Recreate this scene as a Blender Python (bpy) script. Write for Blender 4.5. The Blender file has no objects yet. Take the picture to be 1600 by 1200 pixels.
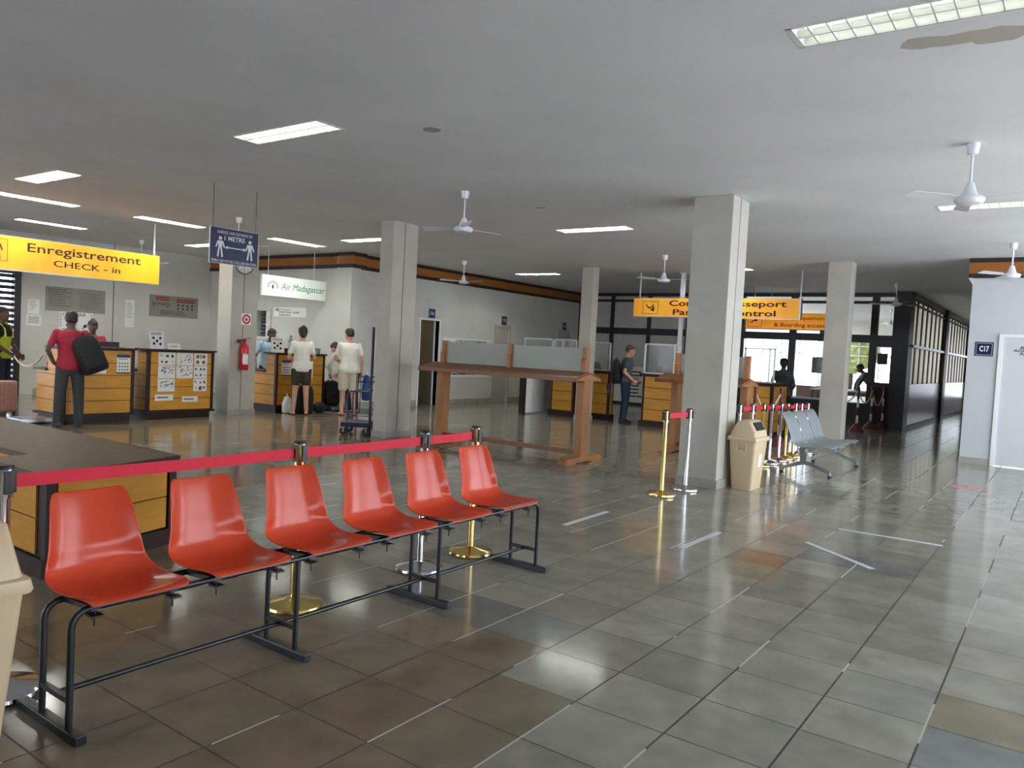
import bpy, bmesh, math, random
from mathutils import Vector, Matrix
R = math.radians
PI = math.pi
random.seed(7)
S = bpy.context.scene
COL = S.collection

# ------------------------------------------------------------------ camera, world, light, exposure
cam = bpy.data.objects.new('camera', bpy.data.cameras.new('camera'))
COL.objects.link(cam)
cam.data.sensor_width = 36.0
cam.data.lens = 36.0 * 1214.5 / 1600.0
cam.data.clip_start = 0.05
cam.data.clip_end = 400
YAW, PITCH, ROLL = 0.620461387, -0.0450448911, 0.0523738571
fw = Vector((-math.sin(YAW) * math.cos(PITCH), math.cos(YAW) * math.cos(PITCH), math.sin(PITCH)))
r0 = Vector((math.cos(YAW), math.sin(YAW), 0))
u0 = r0.cross(fw)
rr = r0 * math.cos(ROLL) + u0 * math.sin(ROLL)
uu = -r0 * math.sin(ROLL) + u0 * math.cos(ROLL)
cam.matrix_world = Matrix(((rr.x, uu.x, -fw.x, 1.580367), (rr.y, uu.y, -fw.y, -2.783857),
                           (rr.z, uu.z, -fw.z, 1.455662), (0, 0, 0, 1)))
S.camera = cam

world = bpy.data.worlds.new('sky')
S.world = world
world.use_nodes = True
wn = world.node_tree.nodes
wl = world.node_tree.links
bg = wn['Background']
tc = wn.new('ShaderNodeTexCoord')
sep = wn.new('ShaderNodeSeparateXYZ')
ramp = wn.new('ShaderNodeValToRGB')
ramp.color_ramp.elements[0].position = 0.0
ramp.color_ramp.elements[0].color = (0.86, 0.92, 1.0, 1)
ramp.color_ramp.elements[1].position = 0.7
ramp.color_ramp.elements[1].color = (0.62, 0.77, 1.0, 1)
wl.new(tc.outputs['Generated'], sep.inputs[0])
wl.new(sep.outputs['Z'], ramp.inputs[0])
wl.new(ramp.outputs[0], bg.inputs['Color'])
bg.inputs['Strength'].default_value = 3.6

sun = bpy.data.objects.new('sun', bpy.data.lights.new('sun', 'SUN'))
COL.objects.link(sun)
sun.data.energy = 13.0
sun.data.angle = R(0.6)
sun.data.color = (1.0, 0.96, 0.90)
sun.rotation_euler = Vector((-0.30, -0.42, -0.86)).to_track_quat('-Z', 'Y').to_euler()

XL_ = -15.75
def portal(loc, direction, sx, sy):
    l = bpy.data.objects.new('daylight_portal', bpy.data.lights.new('daylight_portal', 'AREA'))
    COL.objects.link(l)
    l.data.shape = 'RECTANGLE'
    l.data.size, l.data.size_y = sx, sy
    l.location = loc
    l.rotation_euler = Vector(direction).to_track_quat('-Z', 'Y').to_euler()
    l.data.cycles.is_portal = True
portal((-9.9, -9.3, 1.85), (0, 1, 0), 10.7, 2.1)
portal((5.62, -2.0, 1.33), (-1, 0, 0), 0.95, 9.0)
portal((5.62, 7.3, 1.62), (-1, 0, 0), 3.2, 8.8)
portal((XL_ - 0.3, 0.9, 1.3), (1, 0, 0), 2.5, 6.5)
portal((-8.8, 25.8, 3.6), (0, 0, -1), 4.0, 11.6)
portal((-4.0, 31.7, 1.7), (0, -1, 0), 13.0, 3.0)
portal((-0.6, 41.8, 1.6), (0, -1, 0), 1.9, 3.1)

S.view_settings.view_transform = 'Standard'
S.view_settings.look = 'None'
S.view_settings.gamma = 1.0
S.view_settings.exposure = 1.3
S.view_settings.use_curve_mapping = False
S.cycles.max_bounces = 8
S.cycles.diffuse_bounces = 5
S.cycles.glossy_bounces = 5
S.cycles.transmission_bounces = 8
S.cycles.transparent_max_bounces = 12
S.cycles.sample_clamp_indirect = 6.0
S.cycles.caustics_reflective = False
S.cycles.caustics_refractive = False
LAMP = 74.0          # emission of the fluorescent tubes

# ------------------------------------------------------------------ materials
def lin(c):
    return tuple((x / 255 / 12.92 if x / 255 <= 0.04045 else ((x / 255 + 0.055) / 1.055) ** 2.4) for x in c) + (1,)

def mat(name, rgb, rough=0.5, metal=0.0, var=0.0, scale=6.0, bump=0.0, stretch=None, spec=0.5, emit=None, coat=0.0,
        trans=0.0, alpha=1.0):
    m = bpy.data.materials.new(name)
    m.use_nodes = True
    n, l = m.node_tree.nodes, m.node_tree.links
    b = n['Principled BSDF']
    b.inputs['Base Color'].default_value = lin(rgb)
    b.inputs['Roughness'].default_value = rough
    b.inputs['Metallic'].default_value = metal
    b.inputs['Specular IOR Level'].default_value = spec
    b.inputs['Coat Weight'].default_value = coat
    b.inputs['Transmission Weight'].default_value = trans
    b.inputs['Alpha'].default_value = alpha
    if emit:
        b.inputs['Emission Color'].default_value = lin(emit[0])
        b.inputs['Emission Strength'].default_value = emit[1]
    if var or bump:
        t = n.new('ShaderNodeTexCoord')
        mp = n.new('ShaderNodeMapping')
        if stretch:
            mp.inputs['Scale'].default_value = stretch
        nz = n.new('ShaderNodeTexNoise')
        nz.inputs['Scale'].default_value = scale
        nz.inputs['Detail'].default_value = 5
        l.new(t.outputs['Object'], mp.inputs[0])
        l.new(mp.outputs[0], nz.inputs['Vector'])
        if var:
            cr = n.new('ShaderNodeValToRGB')
            c = lin(rgb)
            cr.color_ramp.elements[0].position = 0.3
            cr.color_ramp.elements[1].position = 0.7
            cr.color_ramp.elements[0].color = tuple(x * (1 - var) for x in c[:3]) + (1,)
            cr.color_ramp.elements[1].color = tuple(min(1, x * (1 + var)) for x in c[:3]) + (1,)
            l.new(nz.outputs[0], cr.inputs[0])
            l.new(cr.outputs[0], b.inputs['Base Color'])
        if bump:
            bp = n.new('ShaderNodeBump')
            bp.inputs['Strength'].default_value = bump
            bp.inputs['Distance'].default_value = 0.01
            l.new(nz.outputs[0], bp.inputs['Height'])
            l.new(bp.outputs[0], b.inputs['Normal'])
    return m

M = dict(
    wall=mat('painted_wall', (206, 204, 196), 0.6, var=0.05, scale=1.5),
    wall_right=mat('white_gloss_wall', (194, 197, 200), 0.45, var=0.03, scale=1.5),
    pillar=mat('pillar_paint', (180, 175, 164), 0.55, var=0.07, scale=2.5),
    pillar_seam=mat('seam', (70, 66, 60), 0.8),
    skirting=mat('skirting_tile', (160, 156, 148), 0.35, var=0.08, scale=5),
    yellow_wood=mat('yellow_veneer', (210, 150, 58), 0.36, var=0.10, scale=3, stretch=(1, 1, 6), spec=0.25),
    dark_wood=mat('dark_stained_wood', (48, 31, 26), 0.45, var=0.2, scale=6, stretch=(1, 1, 5), spec=0.25),
    desk_top=mat('brown_laminate', (98, 77, 54), 0.45, var=0.2, scale=5, stretch=(1, 6, 1), spec=0.25),
    teak=mat('teak', (160, 108, 64), 0.45, var=0.16, scale=8, stretch=(1, 1, 0.3)),
    teak_dark=mat('teak_top', (124, 76, 46), 0.4, var=0.16, scale=5, stretch=(0.4, 4, 1)),
    band=mat('fascia_orange', (156, 94, 30), 0.5, var=0.06, scale=2),
    band_dark=mat('fascia_dark', (36, 27, 25), 0.5),
    frame_dark=mat('dark_window_frame', (30, 28, 30), 0.45),
    grey_panel=mat('grey_wall_panel', (196, 193, 186), 0.55, var=0.05, scale=2),
    red_seat=mat('orange_red_plastic', (200, 70, 42), 0.17, var=0.05, scale=5, spec=0.27),
    black_metal=mat('black_painted_steel', (24, 26, 30), 0.35, var=0.2, scale=20),
    black=mat('black_plastic', (18, 18, 20), 0.45),
    gold=mat('polished_brass', (230, 202, 128), 0.14, 1.0),
    chrome=mat('polished_chrome', (214, 216, 220), 0.10, 1.0),
    steel=mat('brushed_aluminium', (164, 168, 172), 0.34, 1.0),
    steel_sheet=mat('grey_perforated_sheet', (156, 162, 167), 0.34, 0.35, var=0.08, scale=150),
    belt=mat('red_webbing', (206, 28, 54), 0.7, var=0.05, scale=60),
    beige=mat('beige_plastic', (204, 182, 148), 0.42, var=0.04, scale=4),
    white=mat('white_plastic', (232, 232, 230), 0.4),
    white_metal=mat('white_enamel', (226, 228, 232), 0.3),
    paper=mat('paper', (236, 236, 232), 0.6, var=0.03, scale=20),
    sign_white=mat('white_acrylic', (232, 240, 228), 0.3, emit=((225, 240, 220), 0.03)),
    ink=mat('black_ink', (22, 20, 20), 0.6),
    ink_grey=mat('grey_ink', (92, 90, 86), 0.6),
    ink_red=mat('red_ink', (170, 30, 40), 0.6),
    ink_blue=mat('blue_ink', (30, 56, 110), 0.6),
    ink_green=mat('green_ink', (22, 112, 78), 0.5),
    ink_tan=mat('tan_ink', (128, 96, 62), 0.6),
    sign_blue=mat('blue_enamel', (10, 19, 70), 0.3, var=0.05, scale=3),
    plate_blue=mat('dark_blue_enamel', (14, 26, 66), 0.25),
    plaque=mat('grey_plaque', (140, 138, 126), 0.35, var=0.05, scale=3),
    silver_edge=mat('silver_edge', (170, 172, 176), 0.3, 0.8),
    lamp_case=mat('lamp_case', (222, 224, 220), 0.3),
    lamp_reflector=mat('lamp_reflector', (196, 200, 194), 0.28, 0.85),
    tube_dim=mat('dim_fluorescent_tube', (255, 255, 245), 0.4, emit=((250, 255, 242), 1.6)),  # emission turned down so the louver cells stay visible
    tube_mid=mat('lit_fluorescent_tube_near', (255, 255, 245), 0.4, emit=((248, 255, 236), 4.5)),
    tube_on=mat('lit_fluorescent_tube', (255, 255, 245), 0.4, emit=((250, 252, 246), LAMP)),
    red_paint=mat('red_extinguisher_paint', (196, 28, 38), 0.25),
    skin_dark=mat('dark_skin', (92, 60, 46), 0.5, var=0.08, scale=14),
    skin_light=mat('light_skin', (204, 152, 126), 0.5, var=0.07, scale=14),
    hair_black=mat('black_hair', (24, 19, 18), 0.55, var=0.3, scale=60, bump=0.3),
    hair_brown=mat('brown_hair', (70, 50, 38), 0.55, var=0.3, scale=60, bump=0.3),
    hair_dark=mat('dark_brown_hair', (40, 28, 25), 0.55, var=0.3, scale=60, bump=0.3),
    cloth_red=mat('crimson_cotton', (150, 28, 50), 0.85, var=0.12, scale=14, bump=0.25),
    cloth_grey=mat('charcoal_cotton', (50, 52, 54), 0.85, var=0.14, scale=14, bump=0.25),
    cloth_slate=mat('slate_cotton', (72, 76, 80), 0.85, var=0.14, scale=14, bump=0.25),
    cloth_white=mat('white_cotton', (232, 228, 216), 0.85, var=0.05, scale=10, bump=0.35),
    cloth_beige=mat('beige_linen', (206, 194, 172), 0.85, var=0.07, scale=10, bump=0.35),
    cloth_green=mat('dark_olive_cotton', (54, 54, 42), 0.85, var=0.12, scale=14, bump=0.25),
    cloth_blue=mat('light_blue_cotton', (158, 188, 206), 0.85, var=0.06, scale=14, bump=0.25),
    denim=mat('blue_denim', (34, 46, 66), 0.85, var=0.2, scale=20, bump=0.25),
    cloth_black=mat('black_cotton', (24, 25, 29), 0.85, var=0.2, scale=14, bump=0.25),
    hivis=mat('yellow_green_vest', (206, 222, 60), 0.7, var=0.08, scale=14),
    bag_black=mat('black_nylon', (11, 11, 13), 0.8, var=0.25, scale=30, bump=0.2),
    bag_blue=mat('blue_fabric', (30, 62, 116), 0.7, var=0.15, scale=20),
    trolley_blue=mat('navy_painted_steel', (24, 28, 66), 0.35),
    rubber=mat('rubber', (30, 30, 32), 0.7),
    pink_case=mat('pink_hard_shell', (182, 134, 124), 0.4, var=0.08, scale=12),
    plastic_wrap=mat('clear_bottle', (190, 210, 226), 0.15, trans=0.7),
    tape_white=mat('white_floor_tape', (196, 200, 204), 0.5, var=0.06, scale=20),
    red_sticker=mat('faded_red_sticker', (186, 138, 142), 0.5, var=0.25, scale=14),
    rope=mat('cream_rope', (214, 204, 184), 0.8, var=0.15, scale=60),
    cone_red=mat('dull_red_paint', (96, 30, 36), 0.5),
    orange_glow=mat('orange_floor_mat', (170, 92, 58), 0.7),
    door_white=mat('door_paint', (198, 200, 202), 0.4, var=0.02, scale=2),
    door_cream=mat('cream_door_paint', (186, 178, 164), 0.5, var=0.03, scale=2),
    sand=mat('pale_paving', (184, 188, 194), 0.8, var=0.1, scale=1),
    leaf=mat('green_foliage', (206, 214, 140), 0.7, var=0.4, scale=3),
    bark=mat('bark', (92, 74, 56), 0.8, var=0.2, scale=9),
    roof_under=mat('roof_slab', (170, 168, 162), 0.8),
    card=mat('cardboard', (142, 104, 84), 0.7, var=0.06, scale=5),
    screen=mat('dark_display', (24, 26, 30), 0.2),
)
def glass_mat(name, tint, rough, alpha_mix):
    m = bpy.data.materials.new(name)
    m.use_nodes = True
    n, l = m.node_tree.nodes, m.node_tree.links
    out = n['Material Output']
    b = n['Principled BSDF']
    b.inputs['Base Color'].default_value = lin(tint)
    b.inputs['Roughness'].default_value = rough
    t = n.new('ShaderNodeBsdfTransparent')
    mx = n.new('ShaderNodeMixShader')
    mx.inputs[0].default_value = alpha_mix
    l.new(t.outputs[0], mx.inputs[1])
    l.new(b.outputs[0], mx.inputs[2])
    l.new(mx.outputs[0], out.inputs['Surface'])
    return m
def milk():
    m = bpy.data.materials.new('milky_window_glass')
    m.use_nodes = True
    n, l = m.node_tree.nodes, m.node_tree.links
    t = n.new('ShaderNodeBsdfTranslucent')
    t.inputs['Color'].default_value = lin((236, 232, 222))
    mx = n.new('ShaderNodeMixShader')
    mx.inputs[0].default_value = 0.2
    l.new(t.outputs[0], mx.inputs[1])
    l.new(n['Principled BSDF'].outputs[0], mx.inputs[2])
    n['Principled BSDF'].inputs['Base Color'].default_value = lin((210, 208, 200))
    l.new(mx.outputs[0], n['Material Output'].inputs['Surface'])
    return m
M['glass'] = glass_mat('clear_glass', (200, 214, 212), 0.04, 0.14)
M['milk_glass'] = milk()
M['frosted'] = glass_mat('dusty_frosted_glass', (164, 170, 160), 0.35, 0.72)
def glow_sign():
    """lit yellow acrylic: noise patches paint the glow of lamps inside into the colour"""
    m = bpy.data.materials.new('lit_yellow_acrylic')
    m.use_nodes = True
    n, l = m.node_tree.nodes, m.node_tree.links
    b = n['Principled BSDF']
    b.inputs['Roughness'].default_value = 0.35
    t = n.new('ShaderNodeTexCoord')
    nz = n.new('ShaderNodeTexNoise')
    nz.inputs['Scale'].default_value = 1.6
    cr = n.new('ShaderNodeValToRGB')
    cr.color_ramp.elements[0].position = 0.35
    cr.color_ramp.elements[1].position = 0.65
    cr.color_ramp.elements[0].color = lin((226, 146, 20))
    cr.color_ramp.elements[1].color = lin((246, 178, 36))
    l.new(t.outputs['Object'], nz.inputs['Vector'])
    l.new(nz.outputs[0], cr.inputs[0])
    l.new(cr.outputs[0], b.inputs['Base Color'])
    l.new(cr.outputs[0], b.inputs['Emission Color'])
    b.inputs['Emission Strength'].default_value = 0.16
    return m
M['lit_yellow'] = glow_sign()
M['lit_amber'] = mat('dim_amber_acrylic', (214, 138, 36), 0.35, var=0.3, scale=1.2, emit=((226, 140, 26), 0.25))

def floor_material():
    m = bpy.data.materials.new('floor_tiles')
    m.use_nodes = True
    n, l = m.node_tree.nodes, m.node_tree.links
    b = n['Principled BSDF']
    def math_(op, a=None, c=None, v=None):
        x = n.new('ShaderNodeMath')
        x.operation = op
        for i, s in enumerate((a, c)):
            if s is None:
                continue
            if isinstance(s, (int, float)):
                x.inputs[i].default_value = s
            else:
                l.new(s, x.inputs[i])
        return x.outputs[0]
    geo = n.new('ShaderNodeNewGeometry')
    sp = n.new('ShaderNodeSeparateXYZ')
    l.new(geo.outputs['Position'], sp.inputs[0])
    tx = math_('DIVIDE', sp.outputs['X'], 0.4)
    ty = math_('DIVIDE', sp.outputs['Y'], 0.4)
    ix, iy = math_('FLOOR', tx), math_('FLOOR', ty)
    fx, fy = math_('FRACT', tx), math_('FRACT', ty)
    cmb = n.new('ShaderNodeCombineXYZ')
    l.new(ix, cmb.inputs[0]); l.new(iy, cmb.inputs[1])
    wn_ = n.new('ShaderNodeTexWhiteNoise')
    wn_.noise_dimensions = '2D'
    l.new(cmb.outputs[0], wn_.inputs['Vector'])
    cr = n.new('ShaderNodeValToRGB')
    e = cr.color_ramp.elements
    e[0].position, e[0].color = 0.0, lin((140, 137, 122))
    e[1].position, e[1].color = 0.55, lin((153, 150, 135))
    for p_, c_ in ((0.9, (158, 155, 140)), (0.97, (152, 149, 136)), (0.995, (148, 146, 132))):
        q = e.new(p_); q.color = lin(c_)
    l.new(wn_.outputs['Value'], cr.inputs[0])
    crb = n.new('ShaderNodeValToRGB')
    eb = crb.color_ramp.elements
    eb[0].color, eb[1].color = lin((124, 113, 92)), lin((136, 123, 101))
    l.new(wn_.outputs['Value'], crb.inputs[0])
    # brown tiles in a staircase-edged field; far left also paints in a brownish reflection
    def lt(a, c): return math_('LESS_THAN', a, c)
    def mul(a, c): return math_('MULTIPLY', a, c)
    f1 = mul(lt(ix, -0.5), lt(iy, -0.5))
    f2 = mul(lt(ix, -1.5), lt(iy, 0.5))
    f3 = mul(lt(ix, -4.5), lt(iy, 1.5))
    f4 = mul(mul(lt(ix, -12.5), lt(iy, 19)), lt(wn_.outputs['Value'], 0.93))
    br = math_('MAXIMUM', math_('MAXIMUM', f1, f2), math_('MAXIMUM', f3, f4))
    def tile(i, j):
        return mul(math_('COMPARE', ix, i), math_('COMPARE', iy, j))
    mix = n.new('ShaderNodeMixRGB')
    l.new(br, mix.inputs[0]); l.new(cr.outputs[0], mix.inputs[1]); l.new(crb.outputs[0], mix.inputs[2])
    last = mix.outputs[0]
    for (i, j, c_) in ((-1, 7, (136, 116, 100)), (3, 2, (134, 126, 98)), (3, 1, (122, 126, 122)), (-2, 1, (130, 130, 122)),
                       (0, 8, (128, 128, 122)), (1, 8, (130, 130, 124)), (-4, 1, (124, 122, 110)), (-3, 1, (122, 121, 112))):
        x = n.new('ShaderNodeMixRGB')
        mk = n.new('ShaderNodeMath'); mk.operation = 'COMPARE'
        mk.inputs[2].default_value = 0.4; mk.inputs[1].default_value = i; l.new(ix, mk.inputs[0])
        mk2 = n.new('ShaderNodeMath'); mk2.operation = 'COMPARE'
        mk2.inputs[2].default_value = 0.4; mk2.inputs[1].default_value = j; l.new(iy, mk2.inputs[0])
        l.new(mul(mk.outputs[0], mk2.outputs[0]), x.inputs[0])
        l.new(last, x.inputs[1]); x.inputs[2].default_value = lin(c_)
        last = x.outputs[0]
    # worn clouding inside the tiles
    nz = n.new('ShaderNodeTexNoise'); nz.inputs['Scale'].default_value = 4.0; nz.inputs['Detail'].default_value = 2
    l.new(geo.outputs['Position'], nz.inputs['Vector'])
    crn = n.new('ShaderNodeValToRGB')
    crn.color_ramp.elements[0].position, crn.color_ramp.elements[1].position = 0.35, 0.68
    crn.color_ramp.elements[0].color, crn.color_ramp.elements[1].color = (0.82, 0.82, 0.82, 1), (1.06, 1.06, 1.06, 1)
    l.new(nz.outputs[0], crn.inputs[0])
    mm = n.new('ShaderNodeMixRGB'); mm.blend_type = 'MULTIPLY'; mm.inputs[0].default_value = 1
    l.new(last, mm.inputs[1]); l.new(crn.outputs[0], mm.inputs[2])
    # grout
    def edge(f): return math_('MINIMUM', f, math_('SUBTRACT', 1.0, f))
    gx, gy = lt(edge(fx), 0.0105), lt(edge(fy), 0.0085)
    g = math_('MAXIMUM', gx, gy)
    nz3 = n.new('ShaderNodeTexNoise'); nz3.inputs['Scale'].default_value = 0.9
    l.new(geo.outputs['Position'], nz3.inputs['Vector'])
    pale = mul(gx, math_('GREATER_THAN', nz3.outputs[0], 0.53))  # sparkle of reflected light painted as pale grout stretches
    gm = n.new('ShaderNodeMixRGB')
    gm.inputs[1].default_value, gm.inputs[2].default_value = lin((62, 58, 51)), lin((182, 179, 168))
    l.new(pale, gm.inputs[0])
    fin = n.new('ShaderNodeMixRGB')
    l.new(g, fin.inputs[0]); l.new(mm.outputs[0], fin.inputs[1]); l.new(gm.outputs[0], fin.inputs[2])
    l.new(fin.outputs[0], b.inputs['Base Color'])
    rg = n.new('ShaderNodeMapRange')
    rg.inputs['From Min'].default_value, rg.inputs['From Max'].default_value = 0.3, 0.7
    rg.inputs['To Min'].default_value, rg.inputs['To Max'].default_value = 0.115, 0.135
    l.new(nz.outputs[0], rg.inputs['Value'])
    l.new(math_('MAXIMUM', rg.outputs[0], mul(g, 0.6)), b.inputs['Roughness'])
    b.inputs['Specular IOR Level'].default_value = 0.5
    # every tile is laid a hair out of level and is faintly wavy
    nm = n.new('ShaderNodeVectorMath'); nm.operation = 'SUBTRACT'
    l.new(wn_.outputs['Color'], nm.inputs[0]); nm.inputs[1].default_value = (0.5, 0.5, 0.5)
    sc = n.new('ShaderNodeVectorMath'); sc.operation = 'MULTIPLY'
    l.new(nm.outputs[0], sc.inputs[0]); sc.inputs[1].default_value = (0.0022, 0.0022, 0.0)
    ad = n.new('ShaderNodeVectorMath'); ad.operation = 'ADD'
    nz2 = n.new('ShaderNodeTexNoise'); nz2.inputs['Scale'].default_value = 4.0
    l.new(geo.outputs['Position'], nz2.inputs['Vector'])
    bp = n.new('ShaderNodeBump'); bp.inputs['Strength'].default_value = 0.001; bp.inputs['Distance'].default_value = 0.02
    l.new(nz2.outputs[0], bp.inputs['Height'])
    l.new(bp.outputs[0], ad.inputs[0]); l.new(sc.outputs[0], ad.inputs[1])
    nn = n.new('ShaderNodeVectorMath'); nn.operation = 'NORMALIZE'
    l.new(ad.outputs[0], nn.inputs[0]); l.new(nn.outputs[0], b.inputs['Normal'])
    return m
M['floor'] = floor_material()

def ceiling_material():
    m = bpy.data.materials.new('ceiling_plaster')
    m.use_nodes = True
    n, l = m.node_tree.nodes, m.node_tree.links
    b = n['Principled BSDF']
    b.inputs['Roughness'].default_value = 0.7
    geo = n.new('ShaderNodeNewGeometry')
    nz = n.new('ShaderNodeTexNoise'); nz.inputs['Scale'].default_value = 0.9; nz.inputs['Detail'].default_value = 4
    l.new(geo.outputs['Position'], nz.inputs['Vector'])
    cr = n.new('ShaderNodeValToRGB')
    cr.color_ramp.elements[0].position, cr.color_ramp.elements[1].position = 0.3, 0.7
    cr.color_ramp.elements[0].color, cr.color_ramp.elements[1].color = lin((214, 214, 216)), lin((224, 224, 226))
    l.new(nz.outputs[0], cr.inputs[0])
    last = cr.outputs[0]
    nz2 = n.new('ShaderNodeTexNoise'); nz2.inputs['Scale'].default_value = 6
    l.new(geo.outputs['Position'], nz2.inputs['Vector'])
    for (x, y, a, c, col) in ((0.80, 2.12, 0.15, 0.085, (176, 170, 158)), (0.98, 2.14, 0.20, 0.08, (176, 170, 158)), (1.15, 2.18, 0.14, 0.11, (176, 170, 158)), (-2.99, 2.23, 0.085, 0.07, (160, 150, 142)),
                              (-4.1, 5.6, 0.09, 0.03, (150, 144, 138))):
        s = n.new('ShaderNodeVectorMath'); s.operation = 'SUBTRACT'; s.inputs[1].default_value = (x, y, 3.29)
        l.new(geo.outputs['Position'], s.inputs[0])
        d = n.new('ShaderNodeVectorMath'); d.operation = 'MULTIPLY'; d.inputs[1].default_value = (1 / a, 1 / c, 0)
        l.new(s.outputs[0], d.inputs[0])
        ln = n.new('ShaderNodeVectorMath'); ln.operation = 'LENGTH'; l.new(d.outputs[0], ln.inputs[0])
        ad = n.new('ShaderNodeMath'); ad.operation = 'ADD'
        l.new(ln.outputs['Value'], ad.inputs[0]); l.new(nz2.outputs[0], ad.inputs[1])
        lt = n.new('ShaderNodeMath'); lt.operation = 'LESS_THAN'; lt.inputs[1].default_value = 1.5
        l.new(ad.outputs[0], lt.inputs[0])
        mx = n.new('ShaderNodeMixRGB'); mx.inputs[2].default_value = lin(col)
        l.new(lt.outputs[0], mx.inputs[0]); l.new(last, mx.inputs[1])
        last = mx.outputs[0]
    l.new(last, b.inputs['Base Color'])
    return m
M['ceiling'] = ceiling_material()

# ------------------------------------------------------------------ mesh helpers
V = Vector
class MB:
    """collects shapes; build() links them as one mesh object"""
    def __init__(s):
        s.bm = bmesh.new()
    def box(s, a, b, bevel=0.0, rot=None, pivot=None):
        a, b = V(a), V(b)
        c, d = (a + b) / 2, (b - a)
        r = bmesh.ops.create_cube(s.bm, size=1)
        vs = r['verts']
        for v in vs:
            v.co = V((v.co.x * d.x, v.co.y * d.y, v.co.z * d.z)) + c
        if bevel:
            es = list({e for v in vs for e in v.link_edges})
            q = bmesh.ops.bevel(s.bm, geom=es, offset=bevel, segments=2, affect='EDGES', profile=0.5)
            vs = list({v for f in q['faces'] for v in f.verts} | {v for v in vs if v.is_valid})
        if rot is not None:
            p = V(pivot) if pivot is not None else c
            for v in vs:
                v.co = rot @ (v.co - p) + p
        return s
    def obox(s, c, ux, uy, uz, dx, dy, dz):
        """box with its own axes"""
        c, ux, uy, uz = V(c), V(ux).normalized(), V(uy).normalized(), V(uz).normalized()
        r = bmesh.ops.create_cube(s.bm, size=1)
        for v in r['verts']:
            v.co = c + ux * v.co.x * dx + uy * v.co.y * dy + uz * v.co.z * dz
        return s
    def beam(s, p, q, w, h, up=(0, 0, 1)):
        p, q = V(p), V(q)
        d = (q - p)
        x = d.normalized()
        y = V(up).cross(x)
        if y.length < 1e-4:
            y = V((0, 1, 0)).cross(x)
        y.normalize()
        return s.obox((p + q) / 2, x, y, x.cross(y), d.length, w, h)
    def tube(s, pts, r, seg=10, caps=True, closed=False):
        pts = [V(p) for p in pts]
        rs = r if isinstance(r, (list, tuple)) else [r] * len(pts)
        rings, prev = [], None
        n = len(pts)
        for i, p in enumerate(pts):
            if closed:
                t = pts[(i + 1) % n] - pts[i - 1]
            else:
                t = pts[min(i + 1, n - 1)] - pts[max(i - 1, 0)]
            t.normalize()
            if prev is None:
                a = V((0, 0, 1)) if abs(t.z) < 0.9 else V((1, 0, 0))
                x = a.cross(t).normalized()
            else:
                x = (prev - t * prev.dot(t))
                x = x.normalized() if x.length > 1e-6 else V((0, 0, 1)).cross(t).normalized()
            prev = x
            y = t.cross(x)
            ra, rb = rs[i] if isinstance(rs[i], (list, tuple)) else (rs[i], rs[i])
            rings.append([s.bm.verts.new(p + x * math.cos(2 * PI * k / seg) * ra + y * math.sin(2 * PI * k / seg) * rb) for k in range(seg)])
        m = n if closed else n - 1
        for i in range(m):
            A, B = rings[i], rings[(i + 1) % n]
            for k in range(seg):
                s.bm.faces.new((A[k], A[(k + 1) % seg], B[(k + 1) % seg], B[k]))
        if caps and not closed:
            s.bm.faces.new(list(reversed(rings[0])))
            s.bm.faces.new(rings[-1])
        return s
    def lathe(s, prof, c=(0, 0, 0), axis='z', seg=24):
        c = V(c)
        def P(r, z, a):
            x, y = r * math.cos(a), r * math.sin(a)
            return c + {'z': V((x, y, z)), 'x': V((z, x, y)), 'y': V((x, z, y))}[axis]
        rings = []
        for r, z in prof:
            if r < 1e-6:
                rings.append([s.bm.verts.new(P(0, z, 0))])
            else:
                rings.append([s.bm.verts.new(P(r, z, 2 * PI * k / seg)) for k in range(seg)])
        for A, B in zip(rings, rings[1:]):
            for k in range(seg):
                a0, a1 = A[k % len(A)], A[(k + 1) % len(A)]
                b0, b1 = B[k % len(B)], B[(k + 1) % len(B)]
                f = [x for i, x in enumerate((a0, a1, b1, b0)) if x not in (a0, a1, b1, b0)[:i]]
                if len(f) >= 3:
                    s.bm.faces.new(f)
        for rg, fl in ((rings[0], True), (rings[-1], False)):
            if len(rg) > 1:
                s.bm.faces.new(list(reversed(rg)) if fl else rg)
        return s
    def prism(s, poly, z0, z1, frame=None):
        """poly in the frame's u,v plane, extruded along its normal from z0 to z1"""
        o, u, v, n = frame if frame else (V((0, 0, 0)), V((1, 0, 0)), V((0, 1, 0)), V((0, 0, 1)))
        lo = [s.bm.verts.new(o + u * p[0] + v * p[1] + n * z0) for p in poly]
        hi = [s.bm.verts.new(o + u * p[0] + v * p[1] + n * z1) for p in poly]
        k = len(poly)
        s.bm.faces.new(list(reversed(lo)))
        s.bm.faces.new(hi)
        for i in range(k):
            s.bm.faces.new((lo[i], lo[(i + 1) % k], hi[(i + 1) % k], hi[i]))
        return s
    def ball(s, c, r, seg=14):
        r = r if isinstance(r, (list, tuple)) else (r, r, r)
        q = bmesh.ops.create_uvsphere(s.bm, u_segments=seg, v_segments=max(6, seg * 2 // 3), radius=1)
        for v in q['verts']:
            v.co = V((v.co.x * r[0], v.co.y * r[1], v.co.z * r[2])) + V(c)
        return s
    def xform(s, mtx):
        bmesh.ops.transform(s.bm, matrix=mtx, verts=s.bm.verts)
        return s
    def mesh(s, name):
        bmesh.ops.recalc_face_normals(s.bm, faces=s.bm.faces)
        me = bpy.data.meshes.new(name)
        s.bm.to_mesh(me)
        s.bm.free()
        return me
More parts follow.
